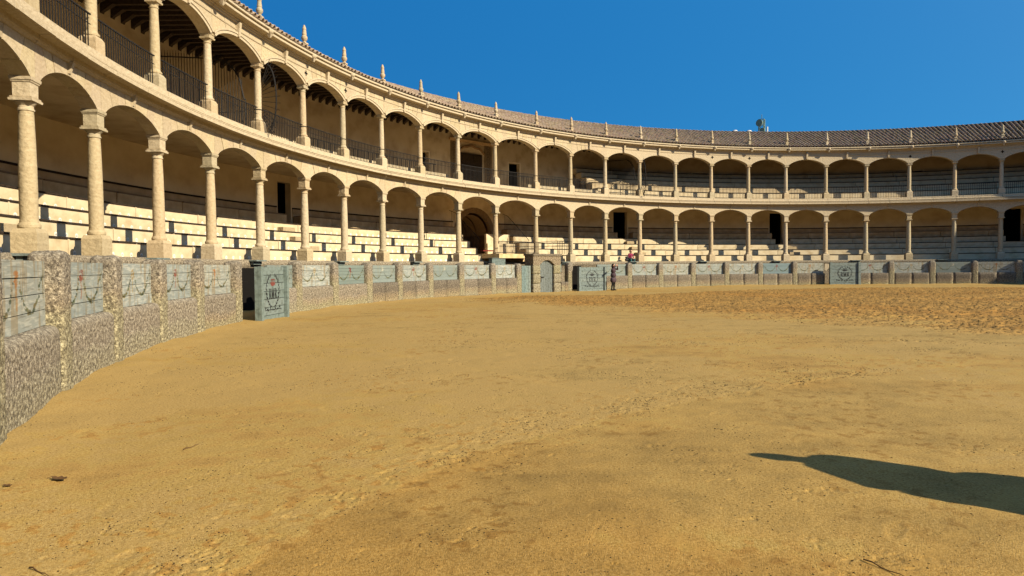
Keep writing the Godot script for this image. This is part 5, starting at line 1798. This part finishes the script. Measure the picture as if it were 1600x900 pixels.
	person(Transform3D(Basis(Vector3.UP, 1.92), foot), "person with a coat over one arm, outside the picture, casting the long shadow", {"body": body, "head": hd, "hands": [h1, h2], "extra": [
		["hair", [[Vector3(0, 1.675, 0.0), Vector3(0, 1.62, -0.03), 0.098, 0.085, hair]], 0.012],
		["coat", [[Vector3(0.10, 1.28, 0), Vector3(-0.10, 1.28, 0), 0.17, 0.17, jacket], [Vector3(0.15, 0.72, 0), Vector3(-0.15, 0.72, 0), 0.20, 0.20, jacket]], 0.022],
		["draped_coat", [[Vector3(-0.22, 1.26, 0.0), Vector3(-0.22, 0.80, 0.0), 0.13, 0.16, Color(0.05, 0.045, 0.05)], [Vector3(-0.30, 1.22, 0.0), Vector3(-0.34, 0.62, 0.0), 0.11, 0.15, Color(0.05, 0.045, 0.05)], [Vector3(-0.48, 1.06, -0.02), Vector3(-0.56, 0.55, 0.0), 0.07, 0.10, Color(0.05, 0.045, 0.05)]], 0.022]]})

# ---------------------------------------------------------------- beyond the roof, and on the sand
func build_mast():
	var o := group_node("radio_mast", self, Transform3D(Basis.IDENTITY, P(-0.800, 60.0, 0.0)))
	tag(o, "green lattice radio mast with drum antennas rising behind the tiled roof", "radio mast")
	var mb := Mb.new()
	var W := 0.40
	for k in 26:
		var y0 := k * 0.72
		var y1 := y0 + 0.72
		for s in 4:
			var a := TAU * s / 4.0 + 0.5
			var b := TAU * (s + 1) / 4.0 + 0.5
			var p := Vector3(cos(a) * W, 0, sin(a) * W)
			var q := Vector3(cos(b) * W, 0, sin(b) * W)
			mb.bar(p + Vector3(0, y0, 0), p + Vector3(0, y1, 0), 0.055)
			mb.bar(p + Vector3(0, y0, 0), q + Vector3(0, y1, 0), 0.032)
			mb.bar(p + Vector3(0, y1, 0), q + Vector3(0, y1, 0), 0.032)
	mb.bar(Vector3(0, 18.7, 0), Vector3(0, 19.3, 0), 0.03)
	put("lattice", mb.mesh(), M.mast, o)
	for e in [[Vector3(0.15, 18.2, 0.7), 0.42], [Vector3(0.5, 17.3, 0.6), 0.3], [Vector3(-0.5, 15.4, 0.6), 0.45]]:
		var d := Mb.new()
		d.lathe(Transform3D(Basis(Vector3.RIGHT, PI / 2), e[0]), [Vector2(0.0, -0.18), Vector2(e[1] * 0.8, -0.16), Vector2(e[1], 0.0), Vector2(e[1], 0.16), Vector2(0.0, 0.18)], 14)
		put("antenna", d.mesh(), M.mast, o)
	var ap := Mb.new()
	ap.box(Transform3D(Basis.IDENTITY, Vector3(0.7, 16.9, 0.0)), Vector3(0.14, 1.7, 0.12))
	ap.bar(Vector3(0.38, 16.9, 0.0), Vector3(0.7, 16.9, 0.0), 0.03)
	put("panel_antenna", ap.mesh(), M.white, o)
	var base := Mb.new()
	base.box(Transform3D(Basis.IDENTITY, Vector3(0, -0.25, 0)), Vector3(1.6, 0.6, 1.6))
	put("footing", base.mesh(), M.plaster, o)
	var g := Mb.new()
	g.bar(P(-0.800, 60.0, 17.6), P(-0.90, 50.0, 12.5), 0.022)
	g.bar(P(-0.90, 50.0, 12.5), P(-0.98, 43.0, 11.8), 0.022)
	tag(put("guy_wire", g.mesh(), M.white), "pale thin wire slanting from the mast down to the roof", "wire")
	for e in [[-1.0005, "left one of two small white drums on the roof ridge"], [-0.9680, "right one of two small white drums on the roof ridge, nearer the mast"]]:
		var d := Mb.new()
		d.lathe(Transform3D.IDENTITY, [Vector2(0.0, 13.1), Vector2(0.22, 13.1), Vector2(0.23, 13.2), Vector2(0.23, 13.52), Vector2(0.18, 13.58), Vector2(0.0, 13.60)], 14)
		tag(put("roof_drum", d.mesh(), M.white, self, frame(e[0], 40.4)), e[1], "roof drum", "white drums on the roof ridge")

func build_litter():
	var spots := [[Vector2(-6.01, 31.55), "curled brown dry leaf lying on the sand near the barrier", 0.075], [Vector2(-6.02, 31.86), "small dark dry leaf at the left edge of the sand", 0.04]]
	var cam := Vector3(0, 1.5936, 32.1193)
	for e in spots:
		var mb := Mb.new()
		for k in 8:
			var x0 := lerpf(-1.0, 1.0, k / 8.0)
			var x1 := lerpf(-1.0, 1.0, (k + 1) / 8.0)
			var w0 := 0.42 * (1.0 - x0 * x0) * (1.0 + 0.35 * sin(k * 2.4))
			var w1 := 0.42 * (1.0 - x1 * x1) * (1.0 + 0.35 * sin((k + 1) * 2.4))
			if k == 0: w0 = 0.02
			if k == 7: w1 = 0.02
			var y0 := 0.18 + 0.18 * x0 * x0
			var y1 := 0.18 + 0.18 * x1 * x1
			for s in [-1.0, 1.0]:
				var q := []
				for d in [0.0, 0.03]:
					for p in [Vector3(x0, y0 + d, 0), Vector3(x1, y1 + d, 0), Vector3(x1, y1 + 0.3 * w1 + d, s * w1), Vector3(x0, y0 + 0.3 * w0 + d, s * w0)]:
						q.append(p * e[2])
				mb.hexa(q)
		mb.bar(Vector3(-1, 0.36, 0) * e[2], Vector3(-1.5, 0.2, 0.1) * e[2], 0.03 * e[2])
		tag(put("dry_leaf", mb.mesh(), M.leaf, self, Transform3D(Basis(Vector3.UP, 0.6), Vector3(e[0].x, sand_height(e[0].x, e[0].y), e[0].y))), e[1], "dry leaf")
	for e in [[Vector2(-1.58, 28.36), Vector2(-1.33, 28.42), "thin dark twig lying on the sand at the lower right"], [Vector2(-4.36, 31.85), Vector2(-4.20, 31.78), "short dark twig on the sand at the lower left"], [Vector2(-6.4, 30.6), Vector2(-6.5, 30.45), "short dark twig on the sand close to the barrier foot"]]:
		var mb := Mb.new()
		var prev := Vector3.ZERO
		for k in 6:
			var p: Vector2 = e[0].lerp(e[1], k / 5.0)
			var w := Vector3(p.x, sand_height(p.x, p.y) + 0.008 + 0.006 * sin(k * 1.9), p.y)
			if k > 0:
				mb.bar(prev, w, 0.005 - 0.0006 * k, Color.WHITE, 5)
			prev = w
		tag(put("twig", mb.mesh(), M.leaf), e[2], "twig")
